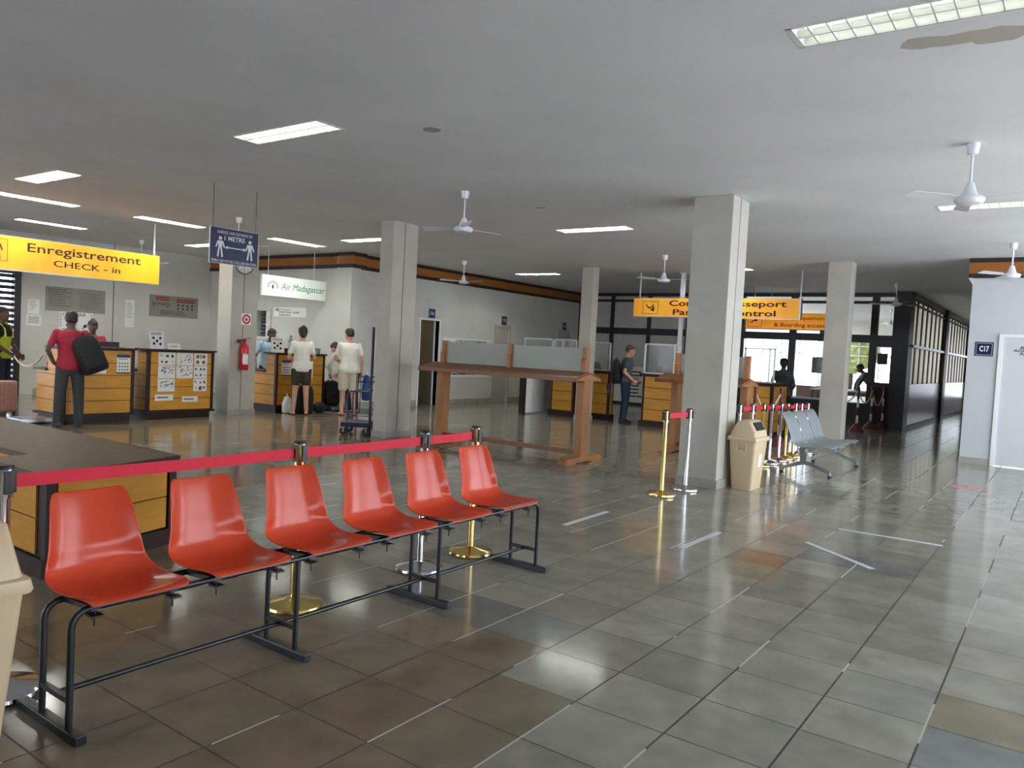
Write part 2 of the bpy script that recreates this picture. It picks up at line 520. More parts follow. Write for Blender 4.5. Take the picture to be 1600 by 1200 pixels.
    def build(s, name, m, parent=None, smooth=False, mods=None, bevel=0.0):
        me = s.mesh(name)
        me.materials.append(M[m] if isinstance(m, str) else m)
        o = bpy.data.objects.new(name, me)
        COL.objects.link(o)
        if bevel:
            bv = o.modifiers.new('bevel', 'BEVEL')
            bv.width = bevel
            bv.segments = 2
            bv.limit_method = 'ANGLE'
        if smooth:
            for p in me.polygons:
                p.use_smooth = True
            try:
                me.set_sharp_from_angle(angle=R(38))
            except Exception:
                pass
        if parent is not None:
            o.parent = parent
        return o

def B(a, b, bevel=0.0):
    return MB().box(a, b, bevel)
def tag(o, label, cat, group=None):
    o['label'], o['category'] = label, cat
    if group:
        o['group'] = group
    return o
def thing(name, label, cat, loc=(0, 0, 0), rz=0.0, group=None):
    o = bpy.data.objects.new(name, None)
    o.empty_display_size = 0.1
    COL.objects.link(o)
    o.location, o.rotation_euler = loc, (0, 0, rz)
    return tag(o, label, cat, group)
def struct(o):
    o['kind'] = 'structure'
    return o
def dup(root, loc, rz, label, group=None, name=None):
    r = root.copy()
    if name:
        r.name = name
    COL.objects.link(r)
    r.location, r.rotation_euler = loc, (0, 0, rz)
    r['label'] = label
    if group:
        r['group'] = group
    for ch in list(root.children):
        c = ch.copy()
        COL.objects.link(c)
        c.parent = r
        for g in ch.children:
            d = g.copy()
            COL.objects.link(d)
            d.parent = c
    return r

# frames for flat work: origin, reading direction, up, normal
def fr_x(x, y=0, z=0): return (V((x, y, z)), V((0, 1, 0)), V((0, 0, 1)), V((1, 0, 0)))     # faces +x
def fr_y(y, x=0, z=0): return (V((x, y, z)), V((1, 0, 0)), V((0, 0, 1)), V((0, -1, 0)))    # faces -y
def rect(mb, f, u0, v0, u1, v1, d0=0.0, d1=0.0012):
    return mb.prism([(u0, v0), (u1, v0), (u1, v1), (u0, v1)], d0, d1, f)
def disc(mb, f, u, v, r, d0=0.0, d1=0.0012, seg=24, r2=None):
    if r2 is None:
        return mb.prism([(u + r * math.cos(2 * PI * k / seg), v + r * math.sin(2 * PI * k / seg)) for k in range(seg)], d0, d1, f)
    for k in range(seg):
        a, b = 2 * PI * k / seg, 2 * PI * (k + 1) / seg
        mb.prism([(u + r2 * math.cos(a), v + r2 * math.sin(a)), (u + r * math.cos(a), v + r * math.sin(a)),
                  (u + r * math.cos(b), v + r * math.sin(b)), (u + r2 * math.cos(b), v + r2 * math.sin(b))], d0, d1, f)
    return mb
def bar(mb, f, p, q, w, d0=0.0, d1=0.0012):
    p, q = V((p[0], p[1])), V((q[0], q[1]))
    t = (q - p).normalized()
    nn = V((-t.y, t.x)) * w / 2
    return mb.prism([tuple(p + nn), tuple(p - nn), tuple(q - nn), tuple(q + nn)][::-1], d0, d1, f)
def text(txt, f, u, v, size, m, parent, d=0.0012, name='lettering', sx=1.0, bold=0.0, align='CENTER', shear=0.0, width=None):
    """lettering lying on a frame, turned into a mesh of its own"""
    cu = bpy.data.curves.new('lettering', 'FONT')
    cu.body = txt
    cu.size = size
    cu.align_x = align
    cu.align_y = 'CENTER'
    cu.offset = bold * size
    cu.shear = shear
    cu.extrude = 0.0005
    cu.resolution_u = 3
    tmp = bpy.data.objects.new('tmp_text', cu)
    COL.objects.link(tmp)
    dg = bpy.context.evaluated_depsgraph_get()
    me = bpy.data.meshes.new_from_object(tmp.evaluated_get(dg))
    bpy.data.objects.remove(tmp)
    bpy.data.curves.remove(cu)
    if width:
        xs = [q.co.x for q in me.vertices]
        sx = width / max(1e-6, max(xs) - min(xs))
    o_, u_, v_, n_ = f
    for q in me.vertices:
        q.co = o_ + u_ * (u + q.co.x * sx) + v_ * (v + q.co.y) + n_ * (d + q.co.z)
    me.materials.clear()
    me.materials.append(M[m])
    o = bpy.data.objects.new(name, me)
    COL.objects.link(o)
    if parent is not None:
        o.parent = parent
    return o
def lines(mb, f, u0, u1, v0, v1, n, fill=0.55, rag=0.35):
    """rows of fine print"""
    st = (v1 - v0) / n
    for i in range(n):
        v = v1 - (i + 0.5) * st
        u = u0
        end = u1 - random.random() * rag * (u1 - u0)
        while u < end:
            w = min(end - u, (0.03 + random.random() * 0.08) * (u1 - u0) * 2.2)
            rect(mb, f, u, v - st * fill / 2, u + w, v + st * fill / 2)
            u += w + 0.018 * (u1 - u0)
    return mb

H = 3.29       # ceiling height
XL, XW, YA, YB, YR = -15.75, -10.85, 8.5, 18.0, 11.7

# ------------------------------------------------------------------ the setting
struct(B((-20, -9, -0.12), (7.5, 42, 0)).build('floor', 'floor'))
struct(B((XL - 0.2, 4.22, 0), (XL, YA + 0.2, H)).build('wall_left', 'wall'))
struct(B((XL - 0.2, -9, 2.49), (XL, 4.22, H)).build('wall_left_lintel', 'wall'))
struct(MB().box((XL - 0.2, -9, 0), (XL, -8.8, 2.49)).box((XL - 0.2, -8.8, 0), (XL, -2.4, 2.49)).build('wall_left_end', 'wall'))
struct(B((XL, 4.48, 0), (XL + 0.015, YA, 0.13)).build('baseboard_left', 'skirting'))
struct(B((XL, 6.09, 0.13), (XL + 0.004, 6.105, H)).build('trim_1', 'pillar_seam'))
# wall of the airline desk, with its small window
struct(B((XL, YA, 0), (-13.9, YA + 0.2, H)).build('wall_back_airline', 'wall'))
struct(MB().box((-13.9, YA, 0), (-13.4, YA + 0.2, 1.44)).box((-13.9, YA, 2.04), (-13.4, YA + 0.2, H))
       .box((-13.4, YA, 0), (XW, YA + 0.2, H)).build('wall_back_airline', 'wall'))
struct(B((-11.13, YA - 0.06, 0), (XW + 0.17, YA + 0.2, H)).build('pillar', 'wall'))
w1 = struct(MB().box((-13.96, YA - 0.03, 1.38), (-13.34, YA, 1.44)).box((-13.96, YA - 0.03, 2.04), (-13.34, YA, 2.1))
            .box((-13.96, YA - 0.03, 1.44), (-13.9, YA, 2.04)).box((-13.4, YA - 0.03, 1.44), (-13.34, YA, 2.04)).build('window_1', 'wall'))
sl = MB()
for k in range(7):
    sl.obox((-13.65, YA + 0.06, 1.48 + 0.085 * k), (1, 0, 0), (0, 0.8, 0.5), (0, -0.5, 0.8), 0.5, 0.09, 0.006)
sl.build('louver', 'glass', w1)
MB().box((-13.9, YA + 0.12, 1.44), (-13.8, YA + 0.19, 2.04)).box((-13.55, YA + 0.12, 1.44), (-13.45, YA + 0.19, 2.04)).build('window_bar', 'frame_dark', w1)
struct(B((-14.4, YA + 0.5, 0), (-12.6, YA + 0.55, H)).build('wall_back_store', 'grey_panel'))
# the long wall with its three doors
def long_wall():
    m = MB()
    edges = [(YA + 0.2, None), (10.80, 11.46), (13.74, 14.36), (16.85, 17.42)]
    y = YA + 0.1
    for a, b in edges[1:]:
        m.box((XW - 0.15, y, 0), (XW, a, H)).box((XW - 0.15, a, 2.03), (XW, b, H))
        y = b
    m.box((XW - 0.15, y, 0), (XW, YB + 0.1, H))
    return m
struct(long_wall().build('wall_long', 'wall'))
struct(MB().box((XW, 8.72, 0), (XW + 0.015, 10.78, 0.13)).box((XW, 11.55, 0), (XW + 0.015, 13.70, 0.13))
       .box((XW, 14.42, 0), (XW + 0.015, 16.80, 0.13)).box((XW, 17.46, 0), (XW + 0.015, YB, 0.13)).build('baseboard_long', 'skirting'))
def door_frame(y0, y1, name, m='wall'):
    return MB().box((XW - 0.15, y0 - 0.05, 0), (XW + 0.02, y0, 2.08)).box((XW - 0.15, y1, 0), (XW + 0.02, y1 + 0.05, 2.08)) \
        .box((XW - 0.15, y0, 2.03), (XW + 0.02, y1, 2.08)).build(name, m)
d1 = struct(door_frame(10.80, 11.46, 'door_1', 'white'))
o = MB().box((0, -0.62, 0.01), (0.04, 0, 2.02)).build('door_leaf', 'door_white', d1)
o.location, o.rotation_euler = (XW - 0.10, 11.45, 0), (0, 0, R(-122))
h_ = MB().tube([(0.04, -0.55, 1.0), (0.09, -0.55, 1.0), (0.09, -0.45, 1.0)], 0.009).build('door_handle', 'steel', o)
for nm, y0, y1 in (('door_2', 13.74, 14.36), ('door_3', 16.85, 17.42)):
    d = struct(door_frame(y0, y1, nm, 'door_cream'))
    B((XW - 0.08, y0, 0.0), (XW - 0.03, y1, 2.03)).build('door_leaf', 'door_cream', d)
    MB().lathe([(0, 0), (0.012, 0), (0.012, 0.03), (0.026, 0.04), (0.026, 0.06), (0, 0.07)], (XW - 0.03, y0 + 0.07, 1.0), 'x', 12).build('door_handle', 'steel', d, True)
# the room behind the open door
struct(MB().box((XW - 3.1, 10.2, 0), (XW - 3.0, 13.2, H)).box((XW - 3.0, 13.1, 0), (XW - 0.15, 13.2, H))
       .box((XW - 3.0, 10.1, 0), (XW - 0.15, 10.2, H)).build('wall_office', 'wall'))
# back wall: dark posts and rails, grey panels to the left, glazing to the right
gp = MB()
gp.box((XW, YB + 0.03, 0.05), (-5.70, YB + 0.07, H))
struct(gp.build('wall_back', 'grey_panel'))
fm = MB()
for x in (-9.69, -8.48, -7.28, -6.45, -5.72):
    fm.box((x - 0.055, YB - 0.02, 0), (x + 0.055, YB + 0.1, H))
for z0, z1 in ((3.2, H), (3.03, 3.10), (2.07, 2.26), (0, 0.06)):
    fm.box((XW, YB - 0.015, z0), (-1.85, YB + 0.095, z1))
fm.box((XW, YB - 0.03, 0), (XW + 0.16, YB + 0.1, H))
for x in (-4.36, -2.4, -1.9):
    fm.box((x - 0.08, YB - 0.02, 0), (x + 0.08, YB + 0.1, H))
fm.box((-5.72, YB, 0.06), (-4.36, YB + 0.06, 0.55)).box((-4.36, YB, 0.06), (-2.4, YB + 0.06, 0.56))
fm.box((-3.03, YB, 0.06), (-2.95, YB + 0.06, 2.1))
struct(fm.build('wall_back_frame', 'frame_dark'))
wg = struct(MB().box((-5.66, YB + 0.03, 0.55), (-4.44, YB + 0.04, 2.07)).box((-4.28, YB + 0.03, 0.56), (-3.03, YB + 0.04, 2.07))
            .box((-5.66, YB + 0.03, 2.26), (-4.44, YB + 0.04, 3.03)).box((-4.28, YB + 0.03, 2.26), (-2.48, YB + 0.04, 3.03)).build('window_2', 'glass'))
MB().box((-5.66, YB - 0.01, 0.55), (-4.44, YB + 0.08, 0.60)).box((-4.28, YB - 0.01, 0.56), (-3.03, YB + 0.08, 0.61)).build('window_sill', 'steel', wg)
d4 = struct(MB().box((-2.44, YB - 0.01, 0.01), (-2.33, YB + 0.06, 2.09)).box((-1.97, YB - 0.01, 0.01), (-1.86, YB + 0.06, 2.09))
            .box((-2.33, YB - 0.01, 1.98), (-1.97, YB + 0.06, 2.09)).box((-2.33, YB - 0.01, 0.98), (-1.97, YB + 0.06, 1.10)).build('door_4', 'frame_dark'))
B((-2.33, YB + 0.0, 0.01), (-1.97, YB + 0.05, 0.98)).build('door_panel', 'dark_wood', d4)
B((-2.33, YB + 0.02, 1.10), (-1.97, YB + 0.03, 1.98)).build('door_glass', 'glass', d4)
# passage to the right: louvred wall and far end
struct(B((-1.85, 17.45, 0), (-1.53, 18.05, H)).build('pillar', 'frame_dark'))
struct(MB().box((-1.66, 18.05, 0.08), (-1.55, 24.0, 1.1)).box((-1.66, 24.3, 0.08), (-1.55, 30.6, 1.1))
       .box((-1.66, 18.05, 3.2), (-1.55, 30.6, H)).build('wall_passage', mat('ribbed_grey_panel', (120, 112, 106), 0.28, var=0.2, scale=7, stretch=(1, 9, 0.05))))
pw = MB()
pw.box((-1.72, 23.7, 0), (-1.48, 24.25, H)).box((-1.72, 30.4, 0), (-1.48, 30.9, H))
for z in (3.14, 3.02):
    pw.box((-1.66, 18.05, z), (-1.53, 30.5, z + 0.035))
for (a, b_, n_) in ((18.05, 23.7, 7), (24.25, 30.4, 8)):
    for k in range(n_ + 1):
        y = a + (b_ - a) * k / n_
        pw.box((-1.60, y - 0.08, 1.1), (-1.575, y + 0.08, 3.2))
pw = struct(pw.build('window_3', 'frame_dark'))
for (a, b_) in ((18.05, 23.7), (24.25, 30.4)):
    B((-1.612, a, 1.1), (-1.604, b_, 3.2)).build('pane', 'milk_glass', pw)
struct(MB().box((-1.66, 18.05, 2.0), (-1.5, 23.7, 2.06)).box((-1.66, 24.25, 2.0), (-1.5, 30.4, 2.06)).build('trim_2', 'steel'))
struct(B((-1.6, 18.05, 0), (-1.53, 30.9, 0.09)).build('baseboard_passage', 'frame_dark'))
# right wall with the white door
struct(MB().box((0.22, YR, 0), (0.68, YR + 0.2, H)).box((0.68, YR, 2.05), (1.62, YR + 0.2, H)).box((1.62, YR, 0), (5.6, YR + 0.2, H))
       .box((0.22, YR + 0.2, 0), (0.42, 42, H)).build('wall_right', 'wall_right'))
struct(MB().box((0.215, YR - 0.018, 0), (0.645, YR, 0.10)).box((1.70, YR - 0.018, 0), (5.6, YR, 0.10)).build('baseboard_right', 'skirting'))
d5 = struct(MB().box((0.645, YR - 0.03, 0), (0.70, YR + 0.05, 2.09)).box((1.60, YR - 0.03, 0), (1.655, YR + 0.05, 2.09))
            .box((0.70, YR - 0.03, 2.045), (1.60, YR + 0.05, 2.09)).build('door_5', 'white'))
B((0.70, YR + 0.0, 0.012), (1.60, YR + 0.04, 2.045)).build('door_leaf', 'door_white', d5)
fd = fr_y(YR - 0.001, 1.03, 0)
for s_, z_ in (('BUREAU', 1.885), ('AGENCE AIR', 1.838), ('ANNEXE', 1.79)):
    text(s_, fd, 0.07, z_, 0.058, 'ink', d5, sx=1.55, bold=0.015)
# fascias
def fascia(a, b, nrm, name):
    a, b, nrm = V(a), V(b), V(nrm)
    t = struct(MB().beam(a + nrm * 0.02 + V((0, 0, 3.135)), b + nrm * 0.02 + V((0, 0, 3.135)), 0.04, 0.2).build(name, 'band'))
    MB().beam(a + nrm * 0.03 + V((0, 0, 3.255)), b + nrm * 0.03 + V((0, 0, 3.255)), 0.06, 0.07) \
        .beam(a + nrm * 0.03 + V((0, 0, 3.01)), b + nrm * 0.03 + V((0, 0, 3.01)), 0.06, 0.07).build('edge_strip', 'band_dark', t)
    return t
fascia((XL, YA, 0), (-11.16, YA, 0), (0, -1, 0), 'trim_3')
fascia((-11.07, YA - 0.06, 0), (XW + 0.24, YA - 0.06, 0), (0, -1, 0), 'trim_4')
fascia((XW + 0.17, YA - 0.06, 0), (XW + 0.17, YA + 0.3, 0), (1, 0, 0), 'trim_5')
fascia((XW, YA + 0.2, 0), (XW, YB, 0), (1, 0, 0), 'trim_6')
fascia((0.16, YR, 0), (5.6, YR, 0), (0, -1, 0), 'trim_7')
struct(MB().prism([(0.16, 2.975), (0.22, 2.87), (0.22, 2.975)], 0, 0.06, (V((0, YR, 0)), V((1, 0, 0)), V((0, 0, 1)), V((0, -1, 0)))).build('trim_8', 'wall_right'))

def pillar(x0, y0, x1, y1, seam=True, foot=True):
    p = struct(B((x0, y0, 0), (x1, y1, H)).build('pillar', 'pillar', bevel=0.008))
    if foot:
        e = 0.014
        B((x0 - e, y0 - e, 0), (x1 + e, y1 + e, 0.10)).build('skirting', 'skirting', p)
    if seam:
        ym = (y0 + y1) / 2 - 0.03
        B((x1 - 0.002, ym, 0.1), (x1 + 0.0015, ym + 0.012, H)).build('seam', 'pillar_seam', p)
pillar(-2.02, 5.63, -1.555, 6.14)
pillar(-7.06, 5.68, -6.79, 6.22)
pillar(-11.02, 5.57, -10.62, 6.12)
pillar(-7.06, 11.69, -6.78, 11.94, seam=False)
pillar(-2.01, 11.69, -1.61, 12.0, seam=False)
# rear hall beyond the glazing
struct(MB().box((-11, 31.9, 0), (3, 32.1, 0.5)).box((-11, 31.9, 2.75), (3, 32.1, H)).box((-11, 31.9, 0), (-10.4, 32.1, H))
       .box((-7.2, 31.9, 0), (-6.9, 32.1, H)).box((-3.9, 31.9, 0), (-3.6, 32.1, H)).box((-1.7, 31.9, 0), (-1.5, 32.1, H)).build('wall_rear_hall', 'wall'))
rb = MB()
for k in range(9):
    x = -10.4 + 0.8 * k
    rb.box((x - 0.02, 31.92, 0.5), (x + 0.02, 31.98, 2.75))
for z in (1.9, 2.3):
    rb.box((-10.4, 31.92, z), (-1.6, 31.98, z + 0.04))
struct(rb.build('window_4', 'steel'))
struct(MB().box((-11, 18.2, 0), (-10.9, 32, 0.9)).box((-11, 18.2, 2.7), (-10.9, 32, H)).build('wall_rear_side', 'wall'))  # side opening added to brighten the rear hall
struct(MB().box((XL, -9.2, 0), (5.6, -9.0, 0.8)).box((XL, -9.2, 2.9), (5.6, -9.0, H)).box((-4.5, -9.2, 0.8), (5.6, -9.0, 2.9)).box((XL, -9.2, 0.8), (-15.2, -9.0, 2.9)).box((-10.1, -9.2, 0.8), (-9.8, -9.0, 2.9)).build('wall_front', 'wall'))  # unseen window openings added to light the left part
# unseen side: low window band added for its light; posts carry the roof edge
struct(MB().box((5.2, -9.0, 0), (5.55, 2.9, 0.85)).box((5.2, -9.0, 1.80), (5.55, 2.9, H)).box((5.2, -9.0, 0.85), (5.55, -6.5, 1.80)).box((5.2, -2.0, 0.85), (5.55, -1.7, 1.80)).box((5.2, 2.5, 0.85), (5.55, 2.9, 1.80)).build('wall_side', 'wall_right'))
struct(B((5.2, 7.0, 0), (5.55, 7.3, H)).build('pillar', 'pillar'))
struct(B((-60, -40, -0.2), (60, 110, -0.13)).build('ground', 'sand'))
def tree(x, y, h, label):
    t = thing('shade_tree', label, 'tree', (x, y, -0.13))
    MB().tube([(0, 0, 0), (0.05, 0, h * 0.3), (0, 0.05, h * 0.55)], [0.16, 0.12, 0.07], 8).build('trunk', 'bark', t, True)
    c = MB()
    for k in range(16):
        a, r = random.random() * 6.28, random.random() * h * 0.3
        q = bmesh.ops.create_icosphere(c.bm, subdivisions=2, radius=h * (0.13 + random.random() * 0.1))
        off = V((math.cos(a) * r, math.sin(a) * r, h * (0.5 + random.random() * 0.42)))
        for v in q['verts']:
            v.co = v.co * (0.85 + random.random() * 0.3) + off
    c.build('crown', 'leaf', t)
tree(-7.4, 39, 3.6, 'leafy green tree outside the rear hall windows, left of the others')
tree(-4.2, 41, 3.4, 'leafy green tree outside, seen through the glazing beside the grey pillar')
tree(-2.4, 38, 3.2, 'leafy green tree outside, seen through the narrow glazed door')

# ------------------------------------------------------------------ ceiling lights and fans
BLADE = None
def ceiling_light(x, y, along, label, tube='tube_on', L=1.2, W=0.3):
    t = thing('ceiling_light', label, 'ceiling light', (x, y, H + 0.075), 0 if along == 'x' else PI / 2, 'louvred fluorescent ceiling lights')
    hx, hy = L / 2, W / 2
    f = MB()
    f.box((-hx, -hy, -0.078), (hx, -hy + 0.012, 0)).box((-hx, hy - 0.012, -0.078), (hx, hy, 0))
    f.box((-hx, -hy, -0.078), (-hx + 0.02, hy, 0)).box((hx - 0.02, -hy, -0.078), (hx, hy, 0))
    f.box((-hx - 0.012, -hy - 0.012, -0.0775), (hx + 0.012, -hy + 0.012, -0.075)).box((-hx - 0.012, hy - 0.012, -0.0775), (hx + 0.012, hy + 0.012, -0.075))
    f.box((-hx - 0.012, -hy, -0.0775), (-hx + 0.012, hy, -0.075)).box((hx - 0.012, -hy, -0.0775), (hx + 0.012, hy, -0.075))
    f.build('frame', 'lamp_case', t)
    rb_ = MB().box((-hx + 0.01, -0.006, -0.0765), (hx - 0.01, 0.006, -0.045))
    rb_.build('center_rib', 'lamp_case', t)
    B((-hx + 0.01, -hy + 0.01, -0.008), (hx - 0.01, hy - 0.01, -0.001)).build('reflector', 'lamp_reflector', t)
    n = 12
    global BLADE
    for k in range(1, n):
        u = -hx + L * k / n
        if BLADE is None:
            o = MB().prism([(-0.004, -0.076), (0.004, -0.076), (0.002, -0.046), (-0.002, -0.046)], -hy + 0.013, hy - 0.013,
                           (V((0, 0, 0)), V((1, 0, 0)), V((0, 0, 1)), V((0, 1, 0)))).build('louver_blade', 'lamp_case', t)
            BLADE = o.data
        else:
            o = bpy.data.objects.new('louver_blade', BLADE)
            COL.objects.link(o)
            o.parent = t
        o.location = (u, 0, 0)
    for s_ in (-1, 1):
        MB().tube([(-hx + 0.03, s_ * hy * 0.5, -0.028), (hx - 0.03, s_ * hy * 0.5, -0.028)], 0.0125, 8).build('fluorescent_tube', tube, t, True)
    return t
LL = [(0.79, 1.735, 'x', 'large louvred ceiling light cut by the top right edge, beside the brown stain', 'tube_dim'),
      (-4.30, 1.735, 'x', 'louvred ceiling light alone in the upper middle of the ceiling, nearest above the red seats', 'tube_mid'),
      (-8.93, 1.735, 'x', 'louvred ceiling light at upper left, first above the yellow check-in sign'),
      (-10.98, 2.46, 'y', 'thin lit ceiling light cut by the left edge, second above the yellow check-in sign'),
      (-13.70, 3.88, 'y', 'thin lit ceiling light lowest at left, just above the yellow check-in sign'),
      (-10.93, 4.56, 'y', 'thin lit ceiling light just left of the blue distance sign'),
      (-10.72, 7.03, 'y', 'thin lit ceiling light between the blue distance sign and the left pillar'),
      (-8.92, 7.18, 'x', 'lit ceiling light running behind the left pillar at its top'),
      (-4.30, 7.34, 'x', 'lit ceiling light between the middle fan and the large pillar'),
      (-9.00, 12.85, 'x', 'small lit ceiling light far off near the end of the orange band'),
      (0.84, 7.18, 'x', 'lit ceiling light behind the blades of the nearest fan at right', 'tube_mid'),
      (-13.30, 6.75, 'x', 'lit ceiling light tip peeking out left of the blue distance sign'),
      (-4.30, 12.63, 'x', 'far ceiling light whose tip shows right of the large pillar')]
for a in LL:
    ceiling_light(*a)

# ceiling slab with an opening for every recessed lamp and an added roof opening to brighten the rear hall
def ceiling_mesh():
    holes = [(x - (0.6 if d == 'x' else 0.15), y - (0.15 if d == 'x' else 0.6), x + (0.6 if d == 'x' else 0.15), y + (0.15 if d == 'x' else 0.6)) for x, y, d, *_ in LL]
    sky = (-10.8, 20.0, -6.8, 31.6)
    xs = sorted({-16.0, 5.6, sky[0], sky[2]} | {h[0] for h in holes} | {h[2] for h in holes})
    ys = sorted({-9.0, 42.0, sky[1], sky[3]} | {h[1] for h in holes} | {h[3] for h in holes})
    m = MB()
    vt = {}
    def vert(x, y, z):
        k = (round(x, 5), round(y, 5), z)
        if k not in vt:
            vt[k] = m.bm.verts.new((x, y, z))
        return vt[k]
    for x0, x1 in zip(xs, xs[1:]):
        for y0, y1 in zip(ys, ys[1:]):
            cx, cy = (x0 + x1) / 2, (y0 + y1) / 2
            ins = lambda h: h[0] < cx < h[2] and h[1] < cy < h[3]
            if ins(sky):
                continue
            z = H + 0.08 if any(ins(h) for h in holes) else H
            m.bm.faces.new([vert(x0, y0, H + 0.2), vert(x1, y0, H + 0.2), vert(x1, y1, H + 0.2), vert(x0, y1, H + 0.2)])
            m.bm.faces.new([vert(x0, y1, z), vert(x1, y1, z), vert(x1, y0, z), vert(x0, y0, z)])
    for (x0, y0, x1, y1) in holes:
        p = [(x0, y0), (x1, y0), (x1, y1), (x0, y1)]
        for k in range(4):
            a, b = p[k], p[(k + 1) % 4]
            m.bm.faces.new([m.bm.verts.new((a[0], a[1], H)), m.bm.verts.new((b[0], b[1], H)), m.bm.verts.new((b[0], b[1], H + 0.08)), m.bm.verts.new((a[0], a[1], H + 0.08))])
    return m
struct(ceiling_mesh().build('ceiling', 'ceiling'))

def ceiling_fan(x, y, rot, label):
    t = thing('ceiling_fan', label, 'ceiling fan', (x, y, H), rot, 'white ceiling fans')
    MB().lathe([(0, 0), (0.05, 0), (0.048, -0.03), (0.038, -0.085), (0.015, -0.09), (0, -0.09)], seg=20).build('canopy', 'white_metal', t, True)
    MB().tube([(0, 0, -0.08), (0, 0, -0.36)], 0.011, 10).build('rod', 'white_metal', t, True)
    MB().lathe([(0, -0.31), (0.028, -0.315), (0.036, -0.34), (0.052, -0.395), (0.06, -0.405), (0.06, -0.42), (0.105, -0.425), (0.112, -0.44),
                (0.112, -0.455), (0.095, -0.478), (0.05, -0.49), (0, -0.492)], seg=28).build('motor', 'white_metal', t, True)
    for k in range(3):
        a = 2 * PI * k / 3
        rm = Matrix.Rotation(a, 4, 'Z')
        m = MB()
        m.prism([(0.10, -0.02), (0.17, -0.045), (0.19, -0.05), (0.515, -0.062), (0.53, -0.04), (0.53, 0.04), (0.515, 0.055), (0.19, 0.045), (0.17, 0.03), (0.10, 0.02)],
                -0.0015, 0.0015)
        m.xform(Matrix.Rotation(R(12), 4, 'X'))
        m.xform(rm @ Matrix.Translation((0, 0, -0.437)))
        m.build('blade', 'white_metal', t, bevel=0.0)
FF = [(0.83, 4.44, R(103), 'white three-blade fan nearest the camera, upper right, in front of a lit lamp'),
      (-4.38, 4.40, R(74), 'white three-blade fan in the middle between the two nearest pillars'),
      (-9.17, 4.66, R(25), 'white fan half hidden behind the blue distance sign, only its canopy and rod show'),
      (-9.16, 10.25, R(-2), 'white fan in front of the orange band of the long wall'),
      (-4.50, 10.28, R(114), 'white fan left of the large pillar above the passport sign'),
      (0.83, 10.10, R(-10), 'white fan at the right edge in front of the orange band'),
      (-14.10, 5.80, R(45), 'white fan far left, its rod rising behind the yellow check-in sign'),
      (-1.55, 15.62, R(60), 'grey-looking fan far back near the dark pillar')]
for a in FF:
    ceiling_fan(*a)
ceiling_fan(-3.0, 23.5, R(20), 'pale fan in the rear hall, seen through the upper glazing')
ceiling_fan(-2.9, 27.5, R(50), 'smaller pale fan deeper in the rear hall, right of the other one')

# ------------------------------------------------------------------ hanging signs
def rods(t, pts, z0, r=0.007, m='white_metal'):
    for p in pts:
        MB().tube([(p[0], p[1], z0), (p[0], p[1], H)], r, 8).build('hanging_rod', m, t, True)
def pictogram(mb, f, u, v, s_):
    """standing figure with a round head, from simple strokes"""
    disc(mb, f, u, v + 0.42 * s_, 0.085 * s_)
    mb.prism([(u - 0.13 * s_, v + 0.30 * s_), (u - 0.09 * s_, v - 0.02 * s_), (u + 0.09 * s_, v - 0.02 * s_), (u + 0.13 * s_, v + 0.30 * s_)], 0, 0.0012, f)
    for q in (-1, 1):
        bar(mb, f, (u + q * 0.115 * s_, v + 0.29 * s_), (u + q * 0.23 * s_, v - 0.02 * s_), 0.065 * s_)
        bar(mb, f, (u + q * 0.055 * s_, v), (u + q * 0.12 * s_, v - 0.46 * s_), 0.085 * s_)
    return mb
t = thing('hanging_sign', 'lit yellow hanging sign reading Enregistrement CHECK - in', 'sign', (-11.45, 3.1, 2.24), 0)
def local(o, t):
    o.matrix_parent_inverse = t.matrix_world.inverted() if False else Matrix.Translation(-V(t.location))
    return o
def place(t):
    """children were built in world coordinates: undo the thing's own location"""
    for ch in t.children:
        ch.matrix_parent_inverse = Matrix.Translation(V(t.location)).inverted()
B((-11.53, 1.35, 2.24), (-11.452, 4.69, 2.76)).build('casing', 'silver_edge', t)
B((-11.452, 1.37, 2.255), (-11.447, 4.675, 2.745)).build('face', 'lit_yellow', t)
f = fr_x(-11.446)
text('Enregistrement', f, 3.44, 2.61, 0.19, 'ink', t, bold=0.01, width=1.78)
text('CHECK - in', f, 3.47, 2.41, 0.14, 'ink', t, bold=0.008, width=1.05)
pic = MB()
pictogram(pic, f, 2.15, 2.535, 0.30)
rect(pic, f, 1.95, 2.37, 1.957, 2.70); rect(pic, f, 2.283, 2.37, 2.29, 2.70); rect(pic, f, 1.95, 2.693, 2.29, 2.70); rect(pic, f, 1.95, 2.37, 2.29, 2.377)
pic.build('pictogram', 'ink', t)
rods(t, [(-11.49, 4.60), (-11.49, 1.6)], 2.76, 0.014)
place(t)

t = thing('hanging_sign', 'blue hanging sign with two white figures asking for 1 metre distance', 'sign', (-7.0, 3.1, 2.32), 0)
B((-7.015, 2.77, 2.325), (-7.0, 3.45, 2.755)).build('board', 'sign_blue', t)
B((-7.02, 2.765, 2.32), (-7.003, 3.455, 2.76)).build('edge', 'white', t)
f = fr_x(-6.999)
text('GARDEZ UNE DISTANCE DE', f, 3.11, 2.703, 0.05, 'white', t, width=0.50)
text('1 METRE', f, 3.10, 2.635, 0.08, 'white', t, bold=0.01, width=0.29)
text('MERCI DE VOTRE COLLABORATION', f, 3.11, 2.352, 0.045, 'white', t, width=0.64)
pic = MB()
pictogram(pic, f, 2.905, 2.52, 0.26); pictogram(pic, f, 3.33, 2.52, 0.26)
bar(pic, f, (3.0, 2.525), (3.245, 2.525), 0.012)
pic.prism([(2.975, 2.525), (3.01, 2.503), (3.01, 2.547)], 0, 0.0012, f); pic.prism([(3.27, 2.525), (3.235, 2.547), (3.235, 2.503)], 0, 0.0012, f)
pic.build('pictogram', 'white', t)
